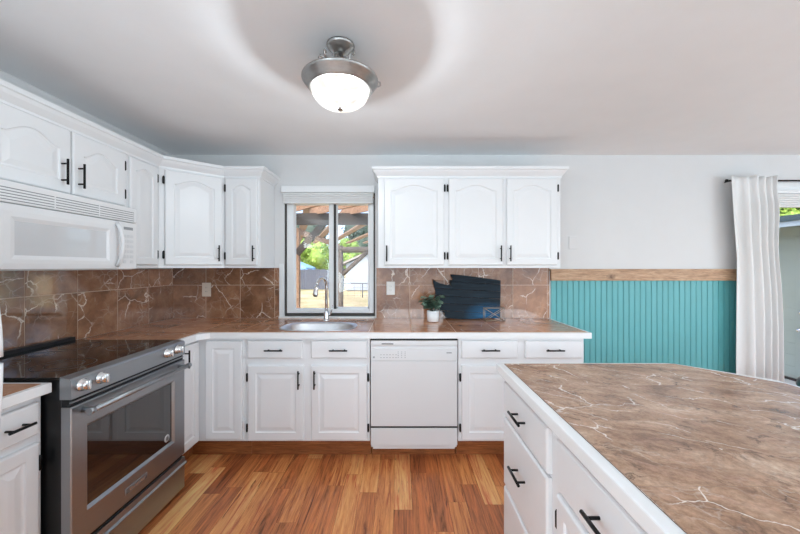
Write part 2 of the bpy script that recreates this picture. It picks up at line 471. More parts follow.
# ------------------------------------------------------------------ geometry helpers
class G:
    """collects simple shapes into one mesh"""
    def __init__(s, mat=None):
        s.bm = bmesh.new()
        s.uv = s.bm.loops.layers.uv.new('UVMap')
        s.tone = s.bm.faces.layers.float.new('tone')
        s.mats = [mat] if mat else []
        s.mi = 0
    def use(s, mat):
        if mat not in s.mats: s.mats.append(mat)
        s.mi = s.mats.index(mat)
        return s
    def face(s, pts, smooth=False):
        vs = [s.bm.verts.new(p) for p in pts]
        f = s.bm.faces.new(vs)
        f.material_index = s.mi
        f.smooth = smooth
        return f
    def box(s, x0, x1, y0, y1, z0, z1, bev=0.0, seg=2, T=None):
        if x0 > x1: x0, x1 = x1, x0
        if y0 > y1: y0, y1 = y1, y0
        if z0 > z1: z0, z1 = z1, z0
        c = [(x0, y0, z0), (x1, y0, z0), (x1, y1, z0), (x0, y1, z0), (x0, y0, z1), (x1, y0, z1), (x1, y1, z1), (x0, y1, z1)]
        vs = [s.bm.verts.new(p) for p in c]
        fs = []
        for q in ((0, 3, 2, 1), (4, 5, 6, 7), (0, 1, 5, 4), (1, 2, 6, 5), (2, 3, 7, 6), (3, 0, 4, 7)):
            f = s.bm.faces.new([vs[i] for i in q])
            f.material_index = s.mi
            fs.append(f)
        if bev > 0:
            bev = min(bev, 0.45 * min(x1 - x0, y1 - y0, z1 - z0))
            es = list({e for f in fs for e in f.edges})
            r = bmesh.ops.bevel(s.bm, geom=es, offset=bev, segments=seg, affect='EDGES', profile=0.5)
            for f in r['faces']:
                f.material_index = s.mi
                f.smooth = True
            vs = list({v for f in r['faces'] for v in f.verts} | {v for v in vs if v.is_valid})
        if T is not None:
            bmesh.ops.transform(s.bm, matrix=T, verts=vs)
        return s
    def prism(s, poly, z0, z1, T=None, bev=0.0):
        n = len(poly)
        b = [s.bm.verts.new((p[0], p[1], z0)) for p in poly]
        t = [s.bm.verts.new((p[0], p[1], z1)) for p in poly]
        fs = [s.bm.faces.new(list(reversed(b))), s.bm.faces.new(t)]
        for i in range(n):
            j = (i + 1) % n
            fs.append(s.bm.faces.new((b[i], b[j], t[j], t[i])))
        for f in fs: f.material_index = s.mi
        vs = b + t
        bmesh.ops.recalc_face_normals(s.bm, faces=fs)
        if bev:
            es = list({e for f in fs for e in f.edges})
            r = bmesh.ops.bevel(s.bm, geom=es, offset=bev, segments=2, affect='EDGES', profile=0.5)
            for f in r['faces']:
                f.material_index = s.mi
            vs = list({v for f in r['faces'] for v in f.verts} | {v for v in vs if v.is_valid})
        if T is not None: bmesh.ops.transform(s.bm, matrix=T, verts=vs)
        return s
    def tube(s, path, r, seg=10, caps=True, closed=False):
        path = [Vector(p) for p in path]
        n = len(path)
        rs = r if isinstance(r, (list, tuple)) else [r] * n
        rings = []
        up = None
        for i, p in enumerate(path):
            if closed:
                d = path[(i + 1) % n] - path[i - 1]
            else:
                d = path[min(i + 1, n - 1)] - path[max(i - 1, 0)]
            d.normalize()
            if up is None:
                a = Vector((0, 0, 1)) if abs(d.z) < 0.9 else Vector((1, 0, 0))
                up = (a - d * a.dot(d)).normalized()
            else:
                up = (up - d * up.dot(d)).normalized()
            sd = d.cross(up)
            rings.append([s.bm.verts.new(p + (up * math.cos(2 * PI * k / seg) + sd * math.sin(2 * PI * k / seg)) * rs[i]) for k in range(seg)])
        m = n if closed else n - 1
        for i in range(m):
            a, b = rings[i], rings[(i + 1) % n]
            for k in range(seg):
                f = s.bm.faces.new((a[k], a[(k + 1) % seg], b[(k + 1) % seg], b[k]))
                f.smooth = True
                f.material_index = s.mi
        if caps and not closed:
            for rg, rev in ((rings[0], True), (rings[-1], False)):
                f = s.bm.faces.new(list(reversed(rg)) if rev else rg)
                f.material_index = s.mi
        return s
    def lathe(s, prof, c=(0, 0, 0), seg=40, T=None, smooth=True):
        rings = []
        vs = []
        for r, z in prof:
            if r < 1e-5:
                v = s.bm.verts.new((c[0], c[1], c[2] + z))
                rings.append([v]); vs.append(v)
            else:
                rg = [s.bm.verts.new((c[0] + r * math.cos(2 * PI * k / seg), c[1] + r * math.sin(2 * PI * k / seg), c[2] + z)) for k in range(seg)]
                rings.append(rg); vs += rg
        fs = []
        for a, b in zip(rings, rings[1:]):
            for k in range(seg):
                q = [a[k % len(a)], a[(k + 1) % len(a)], b[(k + 1) % len(b)], b[k % len(b)]]
                q2 = []
                for v in q:
                    if v not in q2: q2.append(v)
                if len(q2) >= 3:
                    f = s.bm.faces.new(q2)
                    f.smooth = smooth
                    f.material_index = s.mi
                    fs.append(f)
        bmesh.ops.recalc_face_normals(s.bm, faces=fs)
        if T is not None: bmesh.ops.transform(s.bm, matrix=T, verts=vs)
        return s
    def rings(s, rings, cap_end=True, cap_start=True, smooth=False):
        R = [[s.bm.verts.new(p) for p in r] for r in rings]
        n = len(R[0])
        for a, b in zip(R, R[1:]):
            for k in range(n):
                f = s.bm.faces.new((a[k], a[(k + 1) % n], b[(k + 1) % n], b[k]))
                f.material_index = s.mi
                f.smooth = smooth
        if cap_end:
            f = s.bm.faces.new(R[-1]); f.material_index = s.mi
        if cap_start:
            f = s.bm.faces.new(list(reversed(R[0]))); f.material_index = s.mi
        return s
    def sphere(s, c, r, sub=2, sc=(1, 1, 1)):
        m = Matrix.Translation(c) @ Matrix.Diagonal((sc[0] * r, sc[1] * r, sc[2] * r, 1))
        res = bmesh.ops.create_icosphere(s.bm, subdivisions=sub, radius=1, matrix=m)
        for v in res['verts']:
            for f in v.link_faces:
                f.smooth = True
                f.material_index = s.mi
        return s
    def build(s, name, parent=None, recentre=False, recalc=False):
        if recalc: bmesh.ops.recalc_face_normals(s.bm, faces=s.bm.faces[:])
        off = Vector((0, 0, 0))
        if recentre and parent is None:
            co = [v.co for v in s.bm.verts]
            off = Vector(((min(c.x for c in co) + max(c.x for c in co)) / 2, (min(c.y for c in co) + max(c.y for c in co)) / 2, min(c.z for c in co)))
            for v in s.bm.verts: v.co -= off
        me = bpy.data.meshes.new(name)
        s.bm.to_mesh(me)
        s.bm.free()
        for m in s.mats: me.materials.append(m)
        o = bpy.data.objects.new(name, me)
        C.objects.link(o)
        o.location = off
        if parent is not None: o.parent = parent
        return o

def tag(o, label, cat, group=None):
    o['label'] = label
    o['category'] = cat
    if group: o['group'] = group
    return o

def thing(name, label, cat, loc=(0, 0, 0), rz=0.0, group=None):
    o = bpy.data.objects.new(name, None)
    o.empty_display_size = 0.1
    C.objects.link(o)
    o.location = loc
    o.rotation_euler = (0, 0, rz)
    return tag(o, label, cat, group)

def struct(o, label=None, cat=None):
    o['kind'] = 'structure'
    if label: o['label'] = label
    if cat: o['category'] = cat
    return o

def W(root, p):
    """world point -> local point of an unrotated or rotated root"""
    m = Matrix.Translation(root.location) @ root.rotation_euler.to_matrix().to_4x4()
    return m.inverted() @ Vector(p)

# ------------------------------------------------------------------ room shell
WY = 3.08          # inner face of the back wall
WX = -2.03         # inner face of the left wall
CZ = 2.371
# floor: laminate strips, running towards the back wall
g = G(M['floor'])
pw = 0.105
FLOOR_Y = -0.55     # the laminate ends here; unseen pale carpet added behind the camera to bounce neutral light
x = WX
while x < RIGHT_X:
    y = FLOOR_Y - random.random() * 0.6
    while y < WY:
        L = random.choice([0.42, 0.55, 0.62, 0.78, 0.9])
        y0, y1 = max(y, FLOOR_Y), min(y + L, WY)
        x1 = min(x + pw, RIGHT_X)
        if y1 > y0 + 0.002:
            f = g.face([(x + .0004, y0 + .0004, 0), (x1 - .0004, y0 + .0004, 0), (x1 - .0004, y1 - .0004, 0), (x + .0004, y1 - .0004, 0)])
            f[g.tone] = random.choice([0.12, 0.3, 0.42, 0.55, 0.6, 0.66, 0.75, 0.85]) * 0.9 + random.random() * 0.1
            ox, oy = random.random() * 20, random.random() * 20
            for lp in f.loops:
                lp[g.uv].uv = (lp.vert.co.x + ox, lp.vert.co.y + oy)
        y += L
    x += pw
g.use(plain('floor_seams', srgb(70, 36, 20), 0.6))
g.box(WX - 0.2, RIGHT_X + 0.2, REAR_Y - 0.2, WY, -0.15, -0.0012)
struct(g.build('floor'))
struct(G(plain('pale_carpet', srgb(226, 226, 226), 0.95, bump=(300, 0.5), vary=0.03)).box(WX, RIGHT_X, REAR_Y, FLOOR_Y - 0.002, -0.001, 0.008).build('floor_carpet'))

struct(G(M['ceiling']).box(WX - 0.2, RIGHT_X + 0.2, REAR_Y - 0.2, WY + 0.35, CZ, CZ + 0.2).build('ceiling'))
def pierced(name, fixed, out, span, wins, axis):
    """wall with rectangular openings, and a plain frame with a mullion in each"""
    g = G(M['wall'])
    lo, hi = min(fixed, fixed + out), max(fixed, fixed + out)
    def bx(g, a, b, c, d, l=lo, h=hi):
        if axis == 'x': g.box(a, b, l, h, c, d)
        else: g.box(l, h, a, b, c, d)
    xs = [span[0]] + [v for w in wins for v in w[:2]] + [span[1]]
    for a, b in zip(xs[::2], xs[1::2]): bx(g, a, b, -0.15, CZ)
    for a, b, c, d in wins:
        bx(g, a, b, -0.15, c); bx(g, a, b, d, CZ)
    struct(g.build(name))
    mid = (lo + hi) / 2
    for a, b, c, d in wins:
        g = G(M['vinyl'])
        n = max(1, round((b - a) / 1.2))
        for k in range(n + 1):
            p = a + (b - a - 0.06) * k / n
            bx(g, p, p + 0.06, c, d, mid - 0.03, mid + 0.03)
        bx(g, a, b, c, c + 0.06, mid - 0.029, mid + 0.029); bx(g, a, b, d - 0.06, d, mid - 0.029, mid + 0.029)
        pierced.n += 1
        struct(g.build('window_%d' % pierced.n))  # unseen frame made up to dress a fill light's opening
pierced.n = 1
pierced('wall_left', WX, -0.15, (REAR_Y - 0.15, WY + 0.15), (FILL_OPENING_L,), 'y')
pierced('wall_front', REAR_Y, -0.15, (WX, RIGHT_X), FILL_OPENINGS, 'x')
pierced('wall_right', RIGHT_X, 0.15, (REAR_Y, WY), (FILL_OPENING_R,), 'y')
# back wall with the window and the patio door cut out of it
win = (-1.032, -0.222, 0.925, 2.03)
dor = (3.16, 4.86, 0.0, 1.985)
g = G(M['wall'])
wy0, wy1 = WY, WY + 0.15
g.box(WX, win[0], wy0, wy1, -0.15, CZ)
g.box(win[0], win[1], wy0, wy1, -0.15, win[2])
g.box(win[0], win[1], wy0, wy1, win[3], CZ)
g.box(win[1], dor[0], wy0, wy1, -0.15, CZ)
g.box(dor[0], dor[1], wy0, wy1, dor[3], CZ)
g.box(dor[1], RIGHT_X + 0.15, wy0, wy1, -0.15, CZ)
g.box(dor[0], dor[1], wy0, wy1, -0.15, -0.002)
struct(g.build('wall_back'))
g = G(M['vinyl'])
g.box(WX, 2.5, REAR_Y, REAR_Y + 0.012, 0, 0.09, 0.003)
struct(g.build('baseboard_front'))

# kitchen window: vinyl slider in a dark-edged reveal, shade rolled up at its head
wr = bpy.data.objects.new('window_1', None); C.objects.link(wr); wr.location = (-0.63, WY, 0.925)
struct(wr)
def wl(g): 
    for v in g.bm.verts: v.co -= wr.location
    return g
g = G(M['vinyl'])   # frame
fy0, fy1 = WY + 0.02, WY + 0.10
g.box(-1.018, -0.955, fy0, fy1, 0.955, 1.99, 0.004)
g.box(-0.277, -0.236, fy0, fy1, 0.955, 1.99, 0.004)
g.box(-1.018, -0.236, fy0 + 0.001, fy1 - 0.001, 0.955, 0.992, 0.004)
g.box(-1.018, -0.236, fy0 + 0.001, fy1 - 0.001, 1.935, 1.99, 0.004)
wl(g).build('window_frame', wr)
g = G(M['vinyl'])
g.box(-0.640, -0.598, fy0 + 0.005, fy0 + 0.035, 0.990, 1.937, 0.003)
g.use(M['reveal']); g.box(-0.597, -0.580, fy0 + 0.012, fy0 + 0.05, 0.990, 1.937)
wl(g).build('meeting_stile', wr)
g = G(M['vinyl'])
g.box(-0.579, -0.566, fy0 + 0.03, fy0 + 0.06, 0.990, 1.937); g.box(-0.290, -0.276, fy0 + 0.03, fy0 + 0.06, 0.990, 1.937)
g.box(-0.579, -0.276, fy0 + 0.03, fy0 + 0.06, 0.990, 1.006)
wl(g).build('sash', wr)
g = G(M['glass']); g.box(-0.957, -0.638, fy0 + 0.042, fy0 + 0.047, 0.988, 1.94); wl(g).build('pane', wr)
g = G(M['glass']); g.box(-0.58, -0.275, fy0 + 0.048, fy0 + 0.053, 0.988, 1.94); wl(g).build('pane', wr)
g = G(M['reveal'])
g.box(-1.0315, -1.018, WY + 0.012, WY + 0.06, 0.930, 1.945); g.box(-0.236, -0.2225, WY + 0.012, WY + 0.06, 0.930, 2.03)
g.box(-1.018, -0.236, WY + 0.012, WY + 0.06, 0.930, 0.9545)
wl(g).build('gasket', wr)
g = G(M['vinyl'])
g.box(-1.075, -1.032, WY - 0.012, WY + 0.004, 0.922, 1.40, 0.002)
g.box(-1.075, -0.222, WY - 0.03, WY + 0.02, 0.914, 0.930, 0.003)
wl(g).build('window_sill', wr)
sh = thing('roller_shade', 'white shade rolled up at the head of the kitchen window', 'blind', (-0.63, WY - 0.02, 1.93))
g = G(M['vinyl'])
g.box(-0.415, 0.405, -0.035, 0.017, 0.095, 0.155, 0.004)
g.build('valance', sh)
g = G(M['cloth'])
for k in range(5):
    g.box(-0.40, 0.392, -0.026, 0.014, 0.012 + k * 0.0165, 0.0275 + k * 0.0165, 0.004)
g.build('folded_cloth', sh)
G(M['vinyl']).box(-0.40, 0.392, -0.028, 0.012, 0.0, 0.0115, 0.003).build('bottom_rail', sh)
G(M['cloth']).tube([(-0.335, -0.03, 0.09), (-0.335, -0.03, -0.006)], 0.0015, 6).build('pull_cord', sh)

# beadboard wainscot with an oak cap on the right half of the back wall
g = G(M['teal'])
sp = 0.0497
bx0, bx1 = 1.345, 3.155
n = int((bx1 - bx0) / sp) + 1
pts = []
for i in range(n):
    a = bx0 + i * sp; b = min(a + sp, bx1)
    pts += [(a, WY - 0.002), (a + 0.0015, WY - 0.010), (b - 0.0075, WY - 0.010), (b - 0.0065, WY - 0.005), (b - 0.0052, WY - 0.005), (b - 0.0045, WY - 0.0085), (b - 0.0018, WY - 0.0085)]
pts += [(bx1, WY - 0.002)]
b = [g.bm.verts.new((p[0], p[1], 0.0)) for p in pts]; t = [g.bm.verts.new((p[0], p[1], 1.249)) for p in pts]
for i in range(len(pts) - 1):
    g.bm.faces.new((b[i], b[i + 1], t[i + 1], t[i]))
g.box(bx0, bx1, WY - 0.0018, WY - 0.0004, 0, 1.249)
struct(g.build('trim_1'), 'teal painted beadboard wainscot between the counter end and the white curtain', 'wainscot')
g = G(M['rail'])
g.box(1.337, 3.155, WY - 0.034, WY - 0.0005, 1.2492, 1.335, 0.002)
g.box(1.33, 3.155, WY - 0.04, WY - 0.0005, 1.3352, 1.352, 0.002)
struct(g.build('trim_2'), 'raw wood cap rail above the teal wainscot', 'rail')

# ------------------------------------------------------------------ patio door
pd = bpy.data.objects.new('door_1', None); C.objects.link(pd); pd.location = (4.0, WY, 0); struct(pd)
def pl_(g):
    for v in g.bm.verts: v.co -= pd.location
    return g
g = G(M['vinyl'])
g.box(3.161, 3.21, WY + 0.02, WY + 0.13, 0, 1.98, 0.003); g.box(4.81, 4.859, WY + 0.02, WY + 0.13, 0, 1.98, 0.003)
g.box(3.21, 4.81, WY + 0.02, WY + 0.13, 1.945, 1.98, 0.003); g.box(3.21, 4.81, WY + 0.02, WY + 0.13, 0.0, 0.03, 0.003)
pl_(g).build('door_frame', pd)
for k, (a, b, yy) in enumerate(((3.211, 4.05, 0.085), (4.0, 4.809, 0.045))):
    g = G(M['vinyl'])
    g.box(a, a + 0.06, WY + yy, WY + yy + 0.03, 0.031, 1.944, 0.003); g.box(b - 0.06, b, WY + yy, WY + yy + 0.03, 0.031, 1.944, 0.003)
    g.box(a + 0.06, b - 0.06, WY + yy, WY + yy + 0.03, 0.031, 0.10); g.box(a + 0.06, b - 0.06, WY + yy, WY + yy + 0.03, 1.925, 1.944)
    p = pl_(g).build('door_panel', pd)
    g = G(M['glass']); g.box(a + 0.058, b - 0.058, WY + yy + 0.012, WY + yy + 0.017, 0.098, 1.927); pl_(g).build('pane', p)
# casing and its folded blind
g = G(M['vinyl'])
g.box(3.07, 3.16, WY - 0.016, WY - 0.0004, 0, 2.12, 0.003); g.box(4.86, 4.93, WY - 0.016, WY - 0.0004, 0, 2.12, 0.003)
g.box(3.16, 4.86, WY - 0.016, WY - 0.0004, 1.985, 2.12, 0.003)
struct(g.build('trim_3'))
bl = thing('roman_blind', 'white blind pulled up at the head of the patio door', 'blind', (4.0, WY - 0.03, 1.895))
g = G(M['cloth'])
for k in range(6): g.box(-0.82, 0.82, -0.028 + 0.002 * k, 0.010, k * 0.02, k * 0.02 + 0.0185, 0.006)
g.build('folded_cloth', bl)
G(M['vinyl']).box(-0.83, 0.83, -0.022, 0.012, 0.121, 0.15, 0.003).build('headrail', bl)

# ------------------------------------------------------------------ cabinet builders
def ring_pts(x0, x1, z0, z1, y, arch=0.0, nt=24):
    """closed outline, bottom-left first, counter-clockwise seen from the front (-y)"""
    pts = []
    for i in range(4): pts.append((x0 + (x1 - x0) * i / 4, y, z0))
    for i in range(4): pts.append((x1, y, z0 + ((z1 - arch) - z0) * i / 4))
    for i in range(nt):
        u = i / nt
        xx = x1 + (x0 - x1) * u
        c = abs(2 * u - 1)
        k = 0.0 if c > 0.9 else 0.5 + 0.5 * math.cos(PI * c / 0.9)
        pts.append((xx, y, z1 - arch * (1 - k ** 0.62)))
    for i in range(4): pts.append((x0, y, (z1 - arch) + (z0 - (z1 - arch)) * i / 4))
    return pts

def door_mesh(x0, x1, z0, z1, mat, t=0.02, arch=0.0, m=None, flat=False):
    g = G(mat)
    w = x1 - x0
    if m is None: m = min(0.055, w * 0.2)
    R = [ring_pts(x0, x1, z0, z1, -0.0005), ring_pts(x0, x1, z0, z1, -t + 0.007)]
    R.append(ring_pts(x0 + 0.003, x1 - 0.003, z0 + 0.003, z1 - 0.003, -t + 0.002))
    R.append(ring_pts(x0 + 0.007, x1 - 0.007, z0 + 0.007, z1 - 0.007, -t))
    if not flat:
        def q(d, y): return ring_pts(x0 + m + d, x1 - m - d, z0 + m + d, z1 - m - d, y, arch)
        R += [q(0, -t), q(0.004, -t + 0.006), q(0.010, -t + 0.007), q(0.016, -t + 0.006), q(0.036, -t + 0.0015), q(0.040, -t + 0.0012)]
    g.rings(R)
    return g

def handle(parent, cx, cz, L=0.125, vert=True, y=-0.02, mat=None):
    g = G(mat or M['black'])
    r = 0.0055
    off = y - 0.032
    if vert:
        g.tube([(cx, off, cz - L / 2), (cx, off, cz + L / 2)], r, 10)
        for s in (-1, 1): g.tube([(cx, off, cz + s * L * 0.32), (cx, y + 0.001, cz + s * L * 0.32)], 0.0045, 8)
    else:
        g.tube([(cx - L / 2, off, cz), (cx + L / 2, off, cz)], r, 10)
        for s in (-1, 1): g.tube([(cx + s * L * 0.32, off, cz), (cx + s * L * 0.32, y + 0.001, cz)], 0.0045, 8)
    return g.build('handle', parent)

def hinge(parent, x, z, mat=None, y=-0.006):
    g = G(mat or M['black'])
    g.tube([(x, y - 0.006, z - 0.030), (x, y - 0.006, z - 0.024), (x, y - 0.006, z + 0.024), (x, y - 0.006, z + 0.030)], [0.003, 0.0065, 0.0065, 0.003], 10)
    g.box(x - 0.007, x + 0.007, y + 0.001, y + 0.0055, z - 0.022, z + 0.022)
    return g.build('hinge', parent)

def add_door(root, x0, x1, z0, z1, arch=0.0, hside=None, hz=None, hinge_side=None, hmat=None, inset=0.03, L=0.125, m=None, hdz=0.085):
    d = door_mesh(x0, x1, z0, z1, M['cab'], arch=arch, m=m).build('door', root)
    if hside:
        hx = x0 + inset if hside == 'l' else x1 - inset
        handle(d, hx, hz, L)
    if hinge_side:
        gx = x0 - 0.007 if hinge_side == 'l' else x1 + 0.007
        for zz in (z0 + hdz, z1 - hdz): hinge(d, gx, zz, hmat)
    return d

def add_drawer(root, x0, x1, z0, z1, L=0.125, hx=None, hz=None):
    d = door_mesh(x0, x1, z0, z1, M['cab'], flat=True).build('drawer', root)
    handle(d, (x0 + x1) / 2 if hx is None else hx, (z0 + z1) / 2 if hz is None else hz, L, vert=False)
    return d

TOE = 0.148
def base_body(root, w, d, toe_w=None, h=0.873):
    g = G(M['cab'])
    g.box(0, w, 0, 0.019, TOE, h)
    g.box(0, 0.018, 0.0191, d, TOE, h); g.box(w - 0.018, w, 0.0191, d, TOE, h)
    g.box(0.0181, w - 0.0181, d - 0.012, d, TOE, h); g.box(0.0181, w - 0.0181, 0.0191, d - 0.0121, TOE, TOE + 0.018)
    g.build('body', root)
    G(M['toe']).box(0.0, w, 0.10, 0.118, 0, TOE - 0.001).build('toe_kick', root)

FY = 2.424   # face frames of the back run
# sink base
cb = thing('base_cabinet', 'white sink base cabinet with two false drawers over two doors under the window', 'cabinet', (-1.083, FY, 0), group='white base cabinets')
ox = 1.083
base_body(cb, 1.083 - 0.212, WY - FY - 0.004)
add_drawer(cb, ox - 1.063, ox - 0.683, 0.732, 0.854)
add_drawer(cb, ox - 0.622, ox - 0.230, 0.732, 0.854)
add_door(cb, ox - 1.063, ox - 0.672, 0.160, 0.683, hside='r', hz=0.590, hinge_side='l')
add_door(cb, ox - 0.622, ox - 0.230, 0.160, 0.683, hside='l', hz=0.590, hinge_side='r')

# right base
cb = thing('base_cabinet', 'white base cabinet right of the dishwasher at the counter end', 'cabinet', (0.409, FY, 0), group='white base cabinets')
ox = -0.409
base_body(cb, 1.290 - 0.409, WY - FY - 0.012)
add_drawer(cb, ox + 0.4286, ox + 0.822, 0.732, 0.854)
add_drawer(cb, ox + 0.875, ox + 1.268, 0.732, 0.854)
add_door(cb, ox + 0.4286, ox + 0.822, 0.160, 0.683, hside='r', hz=0.590, hinge_side='l')
add_door(cb, ox + 0.875, ox + 1.268, 0.160, 0.683, hside='l', hz=0.590, hinge_side='r')

# corner base with a folding pair of doors
cb = thing('corner_base_cabinet', 'white corner base cabinet with two narrow doors meeting in the corner beside the steel range', 'cabinet', (0, 0, 0))
g = G(M['cab']).prism([(WX + .003, 2.112), (-1.415, 2.112), (-1.415, FY), (-1.085, FY), (-1.085, WY - .003), (WX + .003, WY - .003)], TOE, 0.873)
g.build('body', cb)
g = G(M['toe']).prism([(-1.533, 2.112), (-1.515, 2.112), (-1.515, FY + 0.10), (-1.085, FY + 0.10), (-1.085, FY + 0.118), (-1.533, FY + 0.118)], 0, TOE - 0.001)
g.build('toe_kick', cb)
d = door_mesh(-1.360, -1.103, 0.165, 0.853, M['cab'])
for v in d.bm.verts: v.co.y += FY
d = d.build('door', cb)
for zz in (0.27, 0.765):
    hh = hinge(d, -1.096, zz, M['cab']); hh.location = (0, FY, 0)
dd = door_mesh(0.02, 0.285, 0.165, 0.853, M['cab'])
R = Matrix.Translation((-1.415, 2.115, 0)) @ Matrix.Rotation(PI / 2, 4, 'Z')
bmesh.ops.transform(dd.bm, matrix=R, verts=dd.bm.verts[:])
d = dd.build('door', cb)
hh = handle(d, 0.118, 0.772, 0.115); hh.matrix_local = R

# cabinet left of the range
cb = thing('base_cabinet', 'narrow white base cabinet left of the steel range', 'cabinet', (-1.420, 1.135, 0), PI / 2, group='white base cabinets')
G(M['cab']).box(0, 0.229, 0, 0.605, TOE, 0.873, 0.0015).build('body', cb)
G(M['toe']).box(0, 0.229, 0.10, 0.118, 0, TOE - 0.001).build('toe_kick', cb)
add_drawer(cb, 0.012, 0.207, 0.722, 0.846, 0.088, hx=0.118)
add_door(cb, 0.012, 0.207, 0.165, 0.690, hinge_side='r', m=0.05)

# island
IX0, IX1 = 0.500, 1.44
isl = thing('kitchen_island', 'white kitchen island base with drawers and black bar pulls in the right foreground', 'island', (IX0, 1.612, 0), -PI / 2)
# local x runs towards the camera, local y to the right
g = G(M['cab']).prism([(0, 0), (1.75, 0), (1.75, 0.92), (0.26, 0.92), (0.03, 0.74), (0, 0.74)], 0.10, 0.873)
g.build('body', isl)
G(M['toe']).prism([(0.06, 0.07), (1.70, 0.07), (1.70, 0.86), (0.30, 0.86), (0.06, 0.68)], 0, 0.099).build('toe_kick', isl)
for z0, z1 in ((0.690, 0.842), (0.372, 0.677), (0.118, 0.358)):
    add_drawer(isl, 0.012, 0.480, z0, z1, 0.125, hx=0.246, hz=(0.77 if z0 > 0.6 else z1 - 0.135))
add_drawer(isl, 0.548, 1.06, 0.690, 0.842, 0.125, hx=0.822)
add_door(isl, 0.548, 0.797, 0.118, 0.672, hinge_side='l')
add_door(isl, 0.811, 1.06, 0.118, 0.672, hinge_side='r')
add_drawer(isl, 1.12, 1.70, 0.690, 0.842, 0.15)
add_door(isl, 1.12, 1.40, 0.118, 0.672, hinge_side='l')
add_door(isl, 1.42, 1.70, 0.118, 0.672, hinge_side='r')

# ------------------------------------------------------------------ tiled surfaces
def clip(poly, ax, val, keep_less):
    out = []
    for i in range(len(poly)):
        a, b = poly[i], poly[(i + 1) % len(poly)]
        ia = (a[ax] <= val) if keep_less else (a[ax] >= val)
        ib = (b[ax] <= val) if keep_less else (b[ax] >= val)
        if ia: out.append(a)
        if ia != ib:
            t = (val - a[ax]) / (b[ax] - a[ax])
            out.append((a[0] + (b[0] - a[0]) * t, a[1] + (b[1] - a[1]) * t))
    return out

def tiles(g, mat, poly, phase, pitch, gap, to3, up, th=0.004, rotate=True, lo=0.0, hi=1.0):
    """cut a convex 2D outline into square tiles, each a thin raised slab"""
    g.use(mat)
    xs = [p[0] for p in poly]; ys = [p[1] for p in poly]
    pu, pv = pitch if isinstance(pitch, tuple) else (pitch, pitch)
    i0 = math.floor((min(xs) - phase[0]) / pu); i1 = math.ceil((max(xs) - phase[0]) / pu)
    j0 = math.floor((min(ys) - phase[1]) / pv); j1 = math.ceil((max(ys) - phase[1]) / pv)
    up = Vector(up)
    for i in range(i0, i1):
        for j in range(j0, j1):
            q = poly
            q = clip(q, 0, phase[0] + i * pu + gap / 2, False)
            if len(q) > 2: q = clip(q, 0, phase[0] + (i + 1) * pu - gap / 2, True)
            if len(q) > 2: q = clip(q, 1, phase[1] + j * pv + gap / 2, False)
            if len(q) > 2: q = clip(q, 1, phase[1] + (j + 1) * pv - gap / 2, True)
            if len(q) < 3: continue
            r2 = random.choice([0, 1, 2, 3]) * PI / 2 if rotate else random.choice([0, PI])
            ox, oy = random.random() * 30, random.random() * 30
            tone = lo + (hi - lo) * random.random()
            b = [g.bm.verts.new(to3(p[0], p[1])) for p in q]
            t = [g.bm.verts.new(Vector(to3(p[0], p[1])) + up * th) for p in q]
            fs = [g.bm.faces.new(t), g.bm.faces.new(list(reversed(b)))]
            for k in range(len(q)):
                kk = (k + 1) % len(q)
                fs.append(g.bm.faces.new((b[k], b[kk], t[kk], t[k])))
            if fs[0].normal.length == 0: fs[0].normal_update()
            fs[0].normal_update()
            if fs[0].normal.dot(up) < 0:
                for f in fs: f.normal_flip()
            c, s_ = math.cos(r2), math.sin(r2)
            for f in fs:
                f.material_index = g.mi
                f[g.tone] = tone
            for lp in fs[0].loops:
                k = t.index(lp.vert)
                u, v = q[k]
                lp[g.uv].uv = (u * c - v * s_ + ox, u * s_ + v * c + oy)
    return g

PT = 0.306
# L-shaped counter
ct = thing('countertop', 'brown marble tiled countertop with white edge along the window wall', 'countertop', (0, 0, 0.873))
Z0, Z1 = 0.873, 0.909
g = G(M['edge'])
CY = 2.392
slab = g.prism([(WX + .002, 2.112), (-1.378, 2.112), (-1.378, 2.330), (-1.316, CY), (1.330, CY), (1.330, WY - .002), (WX + .002, WY - .002)], 0.0005, Z1 - Z0 + 0.004)
slab = g.build('edge_slab', ct)
g = G()
e = 0.022
zt = Z1 - Z0 + 0.0045
def flat(z): return lambda u, v: (u, v, z)
tiles(g, M['ctile'], [(-1.4, CY + e), (1.330 - e, CY + e), (1.330 - e, WY - .011), (-1.4, WY - .011)], (0.087, CY + e + 0.012), (PT, 0.31), 0.005, flat(zt), (0, 0, 1), 0.002)
tiles(g, M['ctile'], [(WX + .011, 2.114), (-1.4, 2.114), (-1.4, WY - .011), (WX + .011, WY - .011)], (-1.719, CY + e + 0.012), (PT, 0.31), 0.005, flat(zt), (0, 0, 1), 0.002)
g.use(M['cgrout'])
g.box(-1.4, 1.330 - e, CY + e, WY - .011, zt - 0.002, zt + 0.0009)
g.box(WX + .011, -1.4005, 2.114, WY - .011, zt - 0.002, zt + 0.0009)
top = g.build('tile_top', ct)

